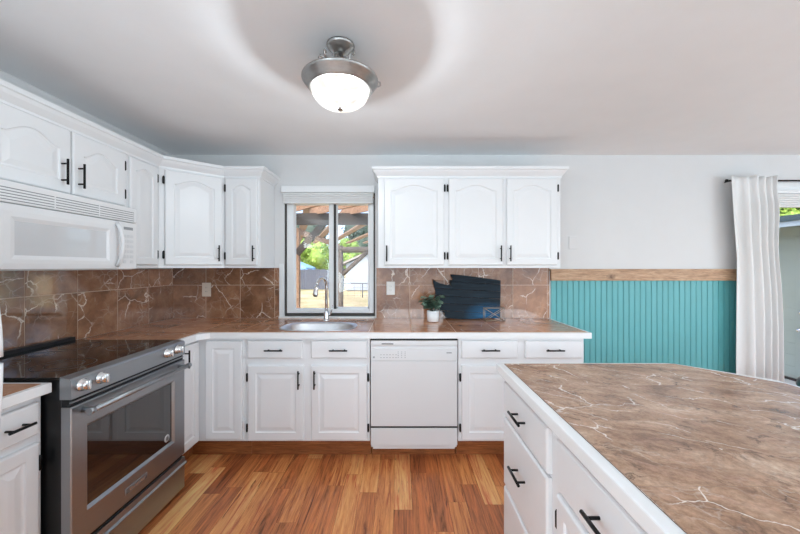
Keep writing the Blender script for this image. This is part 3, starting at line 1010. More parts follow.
# sink cut-out (superellipse)
SX, SYc, SA, SB = -0.615, 2.635, 0.285, 0.195
def sup(a, b, z, n=48, p=3.0):
    out = []
    for k in range(n):
        th = 2 * PI * k / n
        c, s_ = math.cos(th), math.sin(th)
        out.append((SX + a * math.copysign(abs(c) ** (2 / p), c), SYc + b * math.copysign(abs(s_) ** (2 / p), s_), z))
    return out
def cut(o, polys_z):
    gg = G(M['edge'])
    gg.rings([sup(SA - 0.008, SB - 0.008, polys_z[0]), sup(SA - 0.008, SB - 0.008, polys_z[1])])
    c = gg.build('cutter', recalc=True)
    md = o.modifiers.new('cut', 'BOOLEAN'); md.operation = 'DIFFERENCE'; md.object = c; md.solver = 'EXACT'; md.use_self = True
    par = o.parent; o.parent = None
    c.location = (0, 0, 0)
    bpy.context.view_layer.update()
    dg = bpy.context.evaluated_depsgraph_get()
    me = bpy.data.meshes.new_from_object(o.evaluated_get(dg))
    o.modifiers.clear()
    o.data = me
    o.parent = par
    bpy.data.objects.remove(c)
cut(slab, (-0.3, 0.3)); cut(top, (-0.3, 0.3))

sk = thing('kitchen_sink', 'oval stainless steel sink set in the counter under the window', 'sink', (0, 0, 0.9165))
g = G(M['steel_v'])
g.rings([sup(SA, SB, 0.0), sup(SA, SB, 0.003), sup(SA - 0.006, SB - 0.006, 0.0045), sup(SA - 0.018, SB - 0.018, 0.001), sup(SA - 0.026, SB - 0.026, -0.012),
         sup(SA - 0.034, SB - 0.034, -0.12), sup(SA - 0.05, SB - 0.05, -0.155), sup(SA - 0.10, SB - 0.09, -0.165), sup(0.05, 0.05, -0.168, p=2)], cap_start=False, smooth=True)
g.build('basin', sk)
G(M['chrome']).lathe([(0.0, -0.1665), (0.03, -0.1660), (0.044, -0.1635), (0.046, -0.1675)], (SX, SYc, 0), 24).build('drain', sk)

fa = thing('kitchen_faucet', 'tall gooseneck pull-down faucet standing behind the steel sink', 'faucet', (-0.618, 2.895, 0.917))
g = G(M['chrome'])
g.lathe([(0.0, 0.0), (0.029, 0.0), (0.029, 0.006), (0.024, 0.012), (0.021, 0.03), (0.021, 0.075), (0.017, 0.085), (0.0, 0.085)], seg=24)
g.build('base', fa)
pth = [(0, 0, 0.08), (0, 0, 0.29)]
dirx, diry = -0.30, -0.95
for k in range(1, 15):
    a = PI * 0.93 * k / 14
    rr = 0.075
    d_ = rr - rr * math.cos(a)
    pth.append((dirx * d_, diry * d_, 0.29 + rr * math.sin(a)))
G(M['chrome']).tube(pth, 0.0125, 14).build('spout', fa)
e0 = Vector(pth[-1]); dn = (Vector(pth[-1]) - Vector(pth[-2])).normalized()
g = G(M['chrome']); g.tube([e0 - dn * 0.004, e0 + dn * 0.02, e0 + dn * 0.075, e0 + dn * 0.085], [0.0145, 0.017, 0.021, 0.019], 16)
hd = g.build('spray_head', fa)
G(M['rubber']).tube([e0 + dn * 0.085, e0 + dn * 0.09], [0.0165, 0.016], 16).build('nozzle', hd)
g = G(M['chrome']); g.tube([(0.017, 0, 0.055), (0.035, 0, 0.057)], 0.010, 12); g.tube([(0.032, 0, 0.057), (0.046, -0.003, 0.09), (0.052, -0.005, 0.135)], [0.006, 0.0055, 0.004], 10)
g.build('lever', fa)

# small counter left of the range
c2 = thing('countertop', 'short piece of tiled countertop between refrigerator and range', 'countertop', (0, 0, 0.873))
g = G(M['edge']); g.box(WX + .002, -1.378, 1.134, 1.367, 0.0005, 0.040, 0.003); g.build('edge_slab', c2)
g = G(); tiles(g, M['ctile'], [(WX + .011, 1.136), (-1.40, 1.136), (-1.40, 1.346), (WX + .011, 1.346)], (-1.719, 1.20), PT, 0.003, flat(0.0395), (0, 0, 1), 0.002)
g.use(M['cgrout']); g.box(WX + .011, -1.40, 1.136, 1.346, 0.038, 0.0403)
g.build('tile_top', c2)

# island top
it = thing('countertop', 'large brown stone tiled top of the island with white edge and cut corner', 'countertop', (0, 0, 0.873))
IP = [(0.458, -0.16), (0.458, 1.643), (1.262, 1.643), (1.300, 1.632), (1.52, 1.395), (1.53, 1.35), (1.53, -0.16)]
g = G(M['edge']); g.prism(list(reversed(IP)), 0.0005, 0.0405, bev=0.004); g.build('edge_slab', it)
e = 0.024
IQ = [(0.466 + e, -0.14), (1.53 - e, -0.14), (1.53 - e, 1.345), (1.285, 1.639 - 0.016), (0.466 + e, 1.639 - 0.016)]
g = G(); tiles(g, M['itile'], IQ, (0.468 + e, 0.715), 0.6125 / 2, 0.0012, flat(0.0405), (0, 0, 1), 0.002, rotate=False, lo=0.42, hi=0.6)
g.use(M['igrout']); g.prism(IQ, 0.039, 0.0421)
g.build('tile_top', it)

# backsplash (three runs)
BZ0 = 0.9165
def backsplash(name, label, x0, x1, z1, phase):
    g = G()
    tiles(g, M['tile'], [(x0, BZ0), (x1, BZ0), (x1, z1), (x0, z1)], (phase, 1.209 - PT), PT, 0.004, lambda u, v: (u, WY - 0.006, v), (0, -1, 0), 0.004)
    g.use(M['grout']); g.box(x0, x1, WY - 0.0092, WY - 0.0005, BZ0, z1)
    return tag(g.build(name, recentre=True), label, 'backsplash', 'brown marble backsplash')
backsplash('tile_backsplash', 'brown marble tile backsplash on the window wall, left of the window', WX + 0.0115, -1.077, 1.3615, -1.727)
backsplash('tile_backsplash', 'brown marble tile backsplash behind the plant, right of the window', -0.210, 1.328, 1.3615, 0.087)
g = G()
BH = 1.3525
tiles(g, M['tile'], [(1.136, BZ0), (WY - 0.0005, BZ0), (WY - 0.0005, BH), (1.136, BH)], (1.8565, 1.209 - PT), PT, 0.004, lambda u, v: (WX + 0.006, u, v), (1, 0, 0), 0.004)
g.use(M['grout']); g.box(WX + 0.0005, WX + 0.0092, 1.136, WY - 0.0005, BZ0, BH)
tag(g.build('tile_backsplash', recentre=True), 'brown marble tile backsplash on the left wall behind the range', 'backsplash', 'brown marble backsplash')

# ------------------------------------------------------------------ wall cabinets
UZ0, UZ1 = 1.362, 2.10
UY = 2.765
UXL = -1.735
# right of the window, three doors
root = thing('wall_cabinet', 'white three-door wall cabinet right of the window', 'cabinet', (-0.175, UY, UZ0), group='white wall cabinets')
w = 1.286 + 0.175
G(M['cab']).box(0, w, 0, WY - UY - .002, 0, UZ1 - UZ0, 0.0015).build('body', root)
zb, zt_ = 0.022, 0.713
ox = 0.175
add_door(root, ox - 0.127, ox + 0.350, zb, zt_, 0.045, 'l', 0.115, 'r', inset=0.022, m=0.052, hdz=0.075)
add_door(root, ox + 0.388, ox + 0.820, zb, zt_, 0.045, 'r', 0.115, 'l', inset=0.022, m=0.052, hdz=0.075)
add_door(root, ox + 0.850, ox + 1.255, zb, zt_, 0.045, 'l', 0.115, 'r', inset=0.022, m=0.052, hdz=0.075)
CP = [(0.0, 0.0), (0.006, 0.0), (0.008, 0.012), (0.016, 0.022), (0.030, 0.040), (0.038, 0.056), (0.046, 0.060), (0.046, 0.082), (0.0, 0.082)]
def crown(path, z, parent=None, name='crown_moulding', close_back=True):
    """sweep the crown profile along a plan polyline, outwards to the right of travel"""
    g = G(M['cab'])
    n = len(path)
    secs = []
    for i, p in enumerate(path):
        p = Vector(p)
        d0 = (p - Vector(path[i - 1])).normalized() if i > 0 else None
        d1 = (Vector(path[i + 1]) - p).normalized() if i < n - 1 else None
        if d0 is None: d0 = d1
        if d1 is None: d1 = d0
        n0 = Vector((d0.y, -d0.x)); n1 = Vector((d1.y, -d1.x))
        mm = (n0 + n1).normalized()
        k = 1 / max(0.3, mm.dot(n0))
        secs.append([(p.x + mm.x * o * k, p.y + mm.y * o * k, z + h) for o, h in CP])
    g.rings(secs)
    return g.build(name, parent, recalc=True)
crown([(-0.0005, WY - UY - .002), (-0.0005, -0.0005), (w + 0.0005, -0.0005), (w + 0.0005, WY - UY - .002)], 2.084 - UZ0, root)

# straight cabinet left of the window
root = thing('wall_cabinet', 'narrow white one-door wall cabinet left of the window', 'cabinet', (-1.408, UY, UZ0), group='white wall cabinets')
G(M['cab']).box(0, 0.288, 0, WY - UY - .002, 0, UZ1 - UZ0, 0.0015).build('body', root)
add_door(root, 0.018, 0.270, zb, zt_, 0.035, 'r', 0.115, 'l', inset=0.022, m=0.05, hdz=0.075)

# diagonal corner cabinet
P0 = Vector((UXL, 2.482)); P1 = Vector((-1.410, UY))
ang = math.atan2(P1.y - P0.y, P1.x - P0.x)
root = thing('corner_wall_cabinet', 'white diagonal corner wall cabinet with one wide door', 'cabinet', (P0.x, P0.y, UZ0), ang)
poly = [W(root, (x, y, UZ0)) for x, y in ((P0.x, P0.y), (P1.x, P1.y), (-1.4095, WY - .003), (WX + .003, WY - .003), (WX + .003, 2.4825))]
G(M['cab']).prism([(p.x, p.y) for p in poly], 0, UZ1 - UZ0).build('body', root)
Ld = (P1 - P0).length
add_door(root, 0.034, Ld - 0.018, zb, zt_, 0.04, 'r', 0.115, 'l', inset=0.030, m=0.055, hdz=0.075)

# narrow cabinet on the left wall
root = thing('wall_cabinet', 'narrow white wall cabinet between the microwave and the corner cabinet', 'cabinet', (UXL, 2.190, UZ0), PI / 2, group='white wall cabinets')
G(M['cab']).box(0, 0.2915, 0, UXL - WX - .002, 0, UZ1 - UZ0, 0.0015).build('body', root)
add_door(root, 0.008, 0.256, zb, zt_, 0.03, None, None, 'r', m=0.045, hdz=0.075)

# over the microwave
root = thing('wall_cabinet', 'short white two-door wall cabinet above the microwave', 'cabinet', (UXL, 1.400, 1.738), PI / 2, group='white wall cabinets')
G(M['cab']).box(0, 0.789, 0, UXL - WX - .002, 0, UZ1 - 1.738, 0.0015).build('body', root)
add_door(root, 0.021, 0.401, 0.014, 0.342, 0.05, 'r', 0.115, None, inset=0.052, m=0.06, L=0.13)
add_door(root, 0.411, 0.756, 0.014, 0.342, 0.05, 'l', 0.115, 'r', inset=0.03, m=0.06, L=0.13, hdz=0.075)
# cabinet above the refrigerator, carries the crown out of the frame
root = thing('wall_cabinet', 'white wall cabinet above the refrigerator, at the left edge', 'cabinet', (UXL, 0.45, 1.738), PI / 2, group='white wall cabinets')
G(M['cab']).box(0, 0.949, 0, UXL - WX - .002, 0, UZ1 - 1.738, 0.0015).build('body', root)
add_door(root, 0.02, 0.465, 0.014, 0.342, 0.06, 'r', 0.115, None, inset=0.03, m=0.06)
add_door(root, 0.478, 0.93, 0.014, 0.342, 0.06, 'l', 0.115, None, inset=0.03, m=0.06)
# crown of the left run
cm = crown([(UXL + .0008, 0.45), (UXL + .0008, P0.y - .0005), (P1.x + .0006, UY - .0008), (-1.1195, UY - .0008), (-1.1195, WY - .002)], 2.084)
tag(cm, 'white crown moulding along the top of the left and corner wall cabinets', 'moulding')

# ------------------------------------------------------------------ microwave
mw = thing('microwave', 'white over-the-range microwave mounted under the short cabinet', 'microwave', (-1.660, 1.402, 1.353), PI / 2)
MWW, MWH = 0.776, 0.3845
G(M['plastic']).box(0, MWW, 0.03, 0.355, 0, MWH, 0.004).build('body', mw)
g = G(M['plastic'])
g.box(0, MWW, 0.0, 0.0295, 0.292, MWH - 0.001, 0.005)
g.use(plain('vent_slot_shadow_gap', srgb(120, 121, 123), 0.6))
for k in range(5):
    for a, b in ((0.03, 0.255), (0.263, 0.50), (0.508, 0.75)): g.box(a, b, -0.0006, 0.003, 0.302 + k * 0.0125, 0.3055 + k * 0.0125)
g.build('vent_grille', mw)
g = G(M['plastic'])
dw_ = 0.635
wx0, wx1, wz0, wz1 = 0.087, 0.553, 0.068, 0.216
# door: frame lofted in towards the window
def rr(x0, x1, z0, z1, y): return ring_pts(x0, x1, z0, z1, y)
g.rings([rr(0.0, dw_, 0.004, 0.289, 0.0295), rr(0.0, dw_, 0.004, 0.289, 0.006), rr(0.004, dw_ - 0.004, 0.008, 0.285, 0.0), rr(0.04, 0.585, 0.032, 0.256, -0.004), rr(wx0 - 0.022, wx1 + 0.012, wz0 - 0.018, wz1 + 0.018, -0.004), rr(wx0, wx1, wz0, wz1, 0.004)], cap_end=False)
md = g.build('door', mw)
g = G(M['mwglass']); g.box(wx0 - 0.002, wx1 + 0.002, 0.0042, 0.012, wz0 - 0.002, wz1 + 0.002); g.build('window', md)
g = G(M['plastic'])
hp = []
for k in range(13):
    u = k / 12
    hp.append((0.612, -0.006 - 0.036 * math.sin(PI * u) ** 0.6, 0.022 + 0.25 * u))
g.tube(hp, [0.011] * 13, 12)
g.build('handle', md)
g = G(M['plastic']); g.box(dw_ + 0.002, MWW, 0.001, 0.0295, 0.004, 0.289, 0.004)
cp = g.build('control_panel', mw)
G(M['print']).box(0.672, 0.742, -0.0003, 0.004, 0.243, 0.260).build('display', cp)
bm_ = plain('microwave_button_print', srgb(214, 215, 217), 0.4)
for r_ in range(6):
    for c_ in range(3):
        if r_ == 0 and c_ == 1: continue
        G(bm_).box(0.668 + c_ * 0.028, 0.690 + c_ * 0.028, -0.0006, 0.004, 0.040 + r_ * 0.031, 0.058 + r_ * 0.031, 0.001).build('button', cp)

# ------------------------------------------------------------------ range
rg = thing('range', 'stainless steel slide-in range with black glass cooktop on the left', 'stove', (-1.35, 1.374, 0.0), PI / 2)
RW = 0.726
# local: x along the width, y into the wall (front panel at y = -0.04)
G(M['blackside']).box(0.002, RW - 0.002, 0.0, 0.655, 0.03, 0.918, 0.002).build('body', rg)
g = G(M['cooktop']); g.box(0.0, RW, 0.006, 0.622, 0.9185, 0.928, 0.003)
ck = g.build('cooktop', rg)
rm = plain('burner_ring_print', srgb(70, 70, 74), 0.3)
for cx, cy, r in ((0.19, 0.45, 0.085), (0.19, 0.17, 0.11), (0.54, 0.45, 0.11), (0.54, 0.17, 0.085), (0.365, 0.47, 0.06)):
    g = G(rm)
    for q in (r, r * 0.62):
        g.lathe([(q - 0.0015, 0.9281), (q - 0.0015, 0.9284), (q + 0.0015, 0.9284), (q + 0.0015, 0.9281)], (cx, cy, 0), 40)
    g.build('burner_ring', ck)
g = G(M['blackside']); g.box(0.0, RW, 0.6225, 0.662, 0.9185, 0.947, 0.004); g.build('rear_trim', rg)
# sloped control panel with end caps
g = G(M['steel'])
prof = [(0.0055, 0.840), (-0.040, 0.840), (-0.040, 0.915), (-0.034, 0.9225), (0.0055, 0.930)]
def sweepx(g, prof, x0, x1):
    a = [g.bm.verts.new((x0, p[0], p[1])) for p in prof]; b = [g.bm.verts.new((x1, p[0], p[1])) for p in prof]
    fs = [g.bm.faces.new(a), g.bm.faces.new(list(reversed(b)))]
    for i in range(len(prof)):
        j = (i + 1) % len(prof)
        fs.append(g.bm.faces.new((a[j], a[i], b[i], b[j])))
    for f in fs: f.material_index = g.mi
    bmesh.ops.recalc_face_normals(g.bm, faces=fs)
sweepx(g, prof, 0.0, RW)
pn = g.build('control_panel', rg)
for cx in (0.045, 0.133, 0.562, 0.652):
    T = Matrix.Translation((cx, -0.0402, 0.886)) @ Matrix.Rotation(PI / 2, 4, 'X')
    g = G(M['knob'])
    g.lathe([(0.0, 0.0), (0.0255, 0.0), (0.0255, 0.006), (0.0215, 0.008), (0.0205, 0.024), (0.0175, 0.029), (0.0, 0.029)], seg=28, T=T)
    kn = g.build('knob', pn)
    g = G(M['knob']); g.box(cx - 0.0055, cx + 0.0055, -0.078, -0.066, 0.867, 0.905, 0.003); g.build('grip', kn)
# door
g = G(M['steel'])
GX0, GX1, GZ0, GZ1 = 0.070, 0.632, 0.352, 0.712
def rq(x0, x1, z0, z1, y): return [(x0, y, z0), (x1, y, z0), (x1, y, z1), (x0, y, z1)]
g.rings([rq(0, RW, 0.238, 0.808, -0.0005), rq(0, RW, 0.238, 0.808, -0.036), rq(0.004, RW - 0.004, 0.242, 0.804, -0.040), rq(GX0, GX1, GZ0, GZ1, -0.040), rq(GX0 + 0.014, GX1 - 0.010, GZ0 + 0.012, GZ1 - 0.012, -0.028)], cap_end=False)
od = g.build('oven_door', rg)
g = G(M['ovenglass']); g.box(GX0 + 0.002, GX1 - 0.002, -0.0275, -0.015, GZ0 + 0.002, GZ1 - 0.002); og = g.build('oven_glass', od)
g = G(plain('sticker_white', srgb(200, 200, 200), 0.5)); g.lathe([(0.0, 0.0), (0.021, 0.0), (0.021, 0.0008), (0.0, 0.0008)], seg=24, T=Matrix.Translation((0.583, -0.0277, 0.398)) @ Matrix.Rotation(PI / 2, 4, 'X')); g.use(M['badge']); g.lathe([(0.0, 0.0), (0.012, 0.0), (0.012, 0.0004), (0.0, 0.0004)], seg=18, T=Matrix.Translation((0.583, -0.0286, 0.398)) @ Matrix.Rotation(PI / 2, 4, 'X'))
g.build('sticker', og)
g = G(M['steel']); hy = -0.086
g.tube([(0.030, hy, 0.782), (RW - 0.030, hy, 0.782)], 0.0115, 14)
for xx in (0.055, RW - 0.055): g.tube([(xx, hy, 0.782), (xx, -0.039, 0.780)], [0.0095, 0.012], 10)
for xx in (0.030, RW - 0.046): g.tube([(xx - 0.003, hy, 0.782), (xx + 0.019, hy, 0.782)], 0.0145, 14)
g.build('handle', od)
g = G(M['steel']); g.box(0.268, 0.412, -0.044, -0.0402, 0.279, 0.311, 0.002)
bd = g.build('nameplate', od)
g = G(M['badge']); g.box(0.273, 0.407, -0.0446, -0.044, 0.2835, 0.3065); g.build('nameplate_field', bd)
def text(s, size, mat, T, parent, name='lettering', depth=0.0004):
    cu = bpy.data.curves.new('t', 'FONT'); cu.body = s; cu.size = size; cu.extrude = depth; cu.align_x = 'CENTER'; cu.align_y = 'CENTER'
    to = bpy.data.objects.new('t', cu); C.objects.link(to)
    bpy.context.view_layer.update()
    me = bpy.data.meshes.new_from_object(to.evaluated_get(bpy.context.evaluated_depsgraph_get()))
    bpy.data.objects.remove(to); bpy.data.curves.remove(cu)
    me.transform(T); me.materials.clear(); me.materials.append(mat); me.name = name
    o = bpy.data.objects.new(name, me); C.objects.link(o)
    if parent: o.parent = parent
    return o
text('KitchenAid', 0.0215, M['knob'], Matrix.Translation((0.340, -0.0449, 0.2945)) @ Matrix.Rotation(PI / 2, 4, 'X'), bd)
# black and steel slots under the panel
g = G(M['rubber']); g.box(0.004, RW - 0.004, -0.030, 0.0, 0.809, 0.8395)
g.use(M['steel']); g.box(0.004, RW - 0.004, -0.034, -0.029, 0.822, 0.828)
g.build('vent_slot', rg)
g = G(M['rubber']); g.box(0.006, RW - 0.006, -0.028, 0.0, 0.2195, 0.2375); g.build('door_gap', rg)
# warming drawer with its lip
g = G(M['steel'])
sweepx(g, [(-0.0005, 0.035), (-0.038, 0.035), (-0.038, 0.165), (-0.052, 0.178), (-0.054, 0.187), (-0.044, 0.193), (-0.040, 0.219), (-0.0005, 0.219)], 0.0, RW)
g.build('drawer', rg)
for xx in (0.06, RW - 0.06):
    for yy in (0.06, 0.58): G(M['blackside']).tube([(xx, yy, 0), (xx, yy, 0.034)], 0.018, 10).build('foot', rg)

# ------------------------------------------------------------------ refrigerator
fr = thing('refrigerator', 'white refrigerator at the left edge of the photo', 'refrigerator', (-1.30, 0.36, 0.0), PI / 2)
FW = 0.70
G(M['plastic']).box(0.003, FW - 0.003, 0.0, 0.68, 0.02, 1.66, 0.006).build('body', fr)
for (z0, z1, ha, hb, s_) in ((1.097, 1.658, 1.102, 1.42, 1), (0.06, 1.085, 0.66, 1.082, -1)):
    d = door_mesh(0.0, FW - 0.012, z0, z1, M['plastic'], t=0.05, flat=True).build('door', fr)
    g = G(M['plastic'])
    pp = []
    for k in range(9):
        u = k / 8
        zz = ha + (hb - ha) * u
        c = u if s_ > 0 else 1 - u
        pp.append((FW - 0.035, -0.045 - 0.056 * math.cos(c * PI / 2) ** 0.7, zz))
    g.tube(pp, 0.014, 12)
    g.build('handle', d)
G(M['blackside']).box(0.05, FW - 0.05, 0.05, 0.6, 0, 0.0195).build('foot', fr)

# ------------------------------------------------------------------ dishwasher
dw = thing('dishwasher', 'white dishwasher between the sink cabinet and the right base cabinet', 'dishwasher', (-0.206, 2.404, 0.0))
DWW = 0.608
G(M['dwpanel']).box(0.002, DWW - 0.002, 0.03, 0.60, 0.10, 0.868, 0.002).build('body', dw)
G(M['rubber']).box(0.0, DWW, 0.010, 0.0295, 0.858, 0.8695).build('top_gap', dw)
g = G(M['dwpanel'])
sweepx(g, [(0.0295, 0.717), (0.0, 0.717), (0.0, 0.800), (0.008, 0.806), (0.008, 0.822), (-0.004, 0.828), (-0.004, 0.857), (0.0295, 0.857)], 0.002, DWW - 0.002)
cp = g.build('control_panel', dw)
g = G(M['black']); g.box(0.078, 0.160, -0.0046, -0.0035, 0.832, 0.838); g.build('latch', cp)
g = G(M['print'])
for k in range(6):
    for zz in (0.737, 0.757): g.box(0.068 + k * 0.021, 0.079 + k * 0.021, -0.0005, 0.001, zz, zz + 0.003)
for k in range(3):
    for zz in (0.737, 0.750, 0.763, 0.776): g.box(0.190 + k * 0.024, 0.197 + k * 0.024, -0.0005, 0.001, zz, zz + 0.004)
g.box(0.530, 0.566, -0.0005, 0.001, 0.768, 0.776)
g.box(0.018, 0.030, -0.0005, 0.001, 0.735, 0.747)
g.build('printed_marks', cp)
G(M['dwpanel']).box(0.002, DWW - 0.002, 0.0, 0.0295, 0.259, 0.7145, 0.003).build('door', dw)
G(M['rubber']).box(0.002, DWW - 0.002, 0.008, 0.0295, 0.246, 0.2585).build('door_gap', dw)
G(M['dwpanel']).box(0.002, DWW - 0.002, 0.0, 0.0295, 0.128, 0.2455, 0.003).build('access_panel', dw)
G(M['dwpanel']).box(0.016, DWW - 0.016, 0.02, 0.05, 0.092, 0.1275, 0.002).build('kick_plate', dw)
for xx in (0.05, DWW - 0.05):
    for yy in (0.14, 0.55): G(M['rubber']).tube([(xx, yy, 0), (xx, yy, 0.101)], 0.014, 10).build('foot', dw)
G(M['toe']).box(0.002, DWW - 0.002, 0.118, 0.135, 0.0, 0.0995).build('toe_panel', dw)

# ------------------------------------------------------------------ outlets and switch plate
def plate(name, label, cat, x, z, y, w, h, mat, kind):
    r = thing(name, label, cat, (x, y, z))
    G(mat).box(-w / 2, w / 2, -0.006, 0, 0, h, 0.002).build('cover_plate', r)
    if kind == 'outlet':
        g = G(mat); g.box(-0.017, 0.017, -0.0075, -0.0055, h / 2 - 0.034, h / 2 + 0.034, 0.003)
        s = g.build('receptacle', r)
        g = G(M['rubber'])
        for zz in (h / 2 - 0.020, h / 2 + 0.014):
            for sx in (-0.007, 0.005): g.box(sx, sx + 0.002, -0.0078, -0.007, zz, zz + 0.008)
        g.build('slot', s)
    else:
        pass
    return r
plate('wall_outlet', 'cream wall outlet on the backsplash left of the window', 'outlet', -1.720, 1.108, WY - 0.0102, 0.078, 0.122, M['outlet'], 'outlet')
plate('wall_outlet', 'white wall outlet on the backsplash right of the window', 'outlet', -0.083, 1.122, WY - 0.0102, 0.074, 0.118, M['outletw'], 'outlet')
plate('blank_plate', 'blank white cover plate on the wall right of the wall cabinet', 'cover plate', 1.545, 1.530, WY - 0.0005, 0.078, 0.115, M['wall'], 'blank')

# ------------------------------------------------------------------ things on the counter
CT = 0.9196
# plant
pt = thing('potted_plant', 'small grey-green plant in a white pot on the counter', 'plant', (0.272, 2.86, CT))
g = G(M['pot']); g.lathe([(0.0, 0.0), (0.044, 0.0), (0.047, 0.004), (0.050, 0.090), (0.046, 0.090), (0.044, 0.078), (0.0, 0.078)], seg=32); pot = g.build('pot', pt)
G(M['soil']).lathe([(0.0, 0.080), (0.0435, 0.079), (0.0435, 0.0785), (0.0, 0.0785)], seg=20).build('soil', pot)
rnd = random.Random(5)
gs = G(M['stem']); gl = G(M['leaf'])
def leaf(g, base, d, L, wd, tilt):
    d = d.normalized()
    side = d.cross(Vector((0, 0, 1)))
    if side.length < 0.1: side = Vector((1, 0, 0))
    side.normalize()
    up = side.cross(d)
    side = (side * math.cos(tilt) + up * math.sin(tilt)).normalized()
    up = side.cross(d)
    prof = [(0.0, 0.08), (0.2, 0.72), (0.45, 1.0), (0.7, 0.86), (0.9, 0.45), (1.0, 0.05)]
    prev = None
    for u, w_ in prof:
        c = base + d * (L * u) - Vector((0, 0, 1)) * (L * 0.25 * u * u)
        row = [g.bm.verts.new(c + side * wd * w_ + up * 0.12 * wd * w_), g.bm.verts.new(c), g.bm.verts.new(c - side * wd * w_ + up * 0.12 * wd * w_)]
        if prev:
            for k in range(2):
                f = g.bm.faces.new((prev[k], prev[k + 1], row[k + 1], row[k])); f.smooth = True
        prev = row
for k in range(17):
    a = rnd.random() * 2 * PI
    rad = 0.012 + rnd.random() * 0.075
    h = 0.045 + rnd.random() * 0.085
    p0 = Vector((0.015 * math.cos(a), 0.015 * math.sin(a), 0.078)); p2 = Vector((rad * math.cos(a), rad * math.sin(a), 0.085 + h))
    p1 = (p0 + p2) / 2 + Vector((0, 0, 0.02))
    gs.tube([p0, p1, p2], 0.0013, 5)
    for j in range(7):
        u = 0.3 + 0.7 * j / 6
        q = p0.lerp(p2, u) + Vector((0, 0, 0.012 * math.sin(PI * u)))
        b = a + (j * 2.4) + rnd.random()
        dv = Vector((math.cos(b), math.sin(b), rnd.uniform(-0.2, 0.7)))
        leaf(gl, q, dv, 0.036 + rnd.random() * 0.016, 0.022 + rnd.random() * 0.006, rnd.uniform(-0.7, 0.7))
st = gs.build('stem', pt); gl.build('foliage', pt)

# navy plank board in the outline of a state, leaning on the backsplash
bd = thing('plank_wall_sign', 'dark navy plank board with a notched left corner leaning on the backsplash', 'sign', (0.285, 2.985, CT), 0)
lean = math.radians(-7)
def bp(px, pz):   # photo crop proportions -> metres on the board plane
    return ((px - 160) * 0.001203, (440 - pz) * 0.001186)
out = [(160, 147), (182, 163), (212, 180), (245, 187), (268, 192), (285, 190), (300, 216), (303, 205), (293, 183), (290, 172), (303, 158), (306, 143), (296, 128), (290, 112),
       (400, 122), (530, 140), (655, 158), (650, 260), (645, 350), (641, 436), (560, 432), (470, 437), (400, 441), (330, 438), (275, 436), (250, 425), (246, 395), (222, 385), (196, 372), (190, 330), (178, 290), (180, 235), (168, 190)]
out = [bp(*p) for p in out]
outline = list(reversed(out))
T = Matrix.Rotation(lean, 4, 'X') @ Matrix.Rotation(PI / 2, 4, 'X')
nb = 6
tilt = 0.055
# planks: slice the outline into tilted strips
hgt = max(p[1] for p in out)
def tclip(poly, val, keep_less):
    # clip on v = z + tilt*x
    rot = [(p[0], p[1] + tilt * p[0]) for p in poly]
    r = clip(rot, 1, val, keep_less)
    return [(p[0], p[1] - tilt * p[0]) for p in r]
lo_, hi_ = min(p[1] + tilt * p[0] for p in out), max(p[1] + tilt * p[0] for p in out)
step = (hi_ - lo_) / nb
for k in range(nb):
    q = tclip(outline, lo_ + k * step + 0.0012, False)
    if len(q) > 2: q = tclip(q, lo_ + (k + 1) * step - 0.0012, True)
    qq = []
    for p in q:
        if not qq or (abs(p[0] - qq[-1][0]) + abs(p[1] - qq[-1][1])) > 1e-5: qq.append(p)
    if len(qq) > 2 and abs(qq[0][0] - qq[-1][0]) + abs(qq[0][1] - qq[-1][1]) < 1e-5: qq.pop()
    if len(qq) < 3: continue
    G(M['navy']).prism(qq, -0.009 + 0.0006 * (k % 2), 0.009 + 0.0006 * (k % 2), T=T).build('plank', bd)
g = G(M['beamwood'])
g.box(0.15, 0.19, 0.05, 0.34, -0.016, -0.0092, T=T); g.box(0.45, 0.49, 0.05, 0.30, -0.016, -0.0092, T=T)
g.build('batten', bd)

# small wire holder in front of the board
wh = thing('wire_holder', 'small pale wire frame holder in front of the navy board', 'holder', (0.703, 2.86, CT + 0.003))
g = G(M['wire'])
ww, hh, dd = 0.168, 0.105, 0.05
r = 0.0024
for y in (0, dd):
    g.tube([(0, y, 0), (ww, y, 0), (ww, y, hh), (0, y, hh)], r, 6, closed=False)
    g.tube([(0, y, 0), (0, y, hh)], r, 6)
    g.tube([(0, y, hh), (ww, y, 0)], r, 6)
    g.tube([(0, y, 0), (ww, y, hh)], r, 6)
for xx in (0, ww):
    for zz in (0, hh): g.tube([(xx, 0, zz), (xx, dd, zz)], r, 6)
g.build('wire_frame', wh)

# ------------------------------------------------------------------ ceiling light
cl = thing('ceiling_light', 'semi-flush ceiling light with brushed nickel pan and lit frosted glass bowl', 'ceiling light', (-0.268, 1.556, CZ))
g = G(M['nickel'])
g.lathe([(0.0, -0.0005), (0.062, -0.0005), (0.063, -0.006), (0.058, -0.014), (0.052, -0.017), (0.047, -0.024), (0.022, -0.036), (0.0, -0.036)], seg=36)
g.build('canopy', cl)
DZ = -0.024
g = G(M['nickel']); g.lathe([(0.0, -0.035), (0.012, -0.036), (0.012, -0.055), (0.022, -0.062), (0.026, -0.075), (0.020, -0.088), (0.012, -0.095), (0.012, -0.16), (0.0, -0.16)], seg=24)
g.build('stem', cl)
g = G(M['nickel'])
g.lathe([(r_, z_ + DZ) for r_, z_ in ((0.012, -0.104), (0.08, -0.106), (0.140, -0.116), (0.166, -0.130), (0.1705, -0.134), (0.1705, -0.139), (0.164, -0.144), (0.157, -0.158), (0.146, -0.166), (0.142, -0.178), (0.136, -0.181), (0.130, -0.179))], seg=56)
g.use(M['rubber'])
g.lathe([(r_, z_ + DZ) for r_, z_ in ((0.130, -0.179), (0.130, -0.150), (0.10, -0.124), (0.012, -0.114), (0.012, -0.104))], seg=56)
g.build('pan', cl)
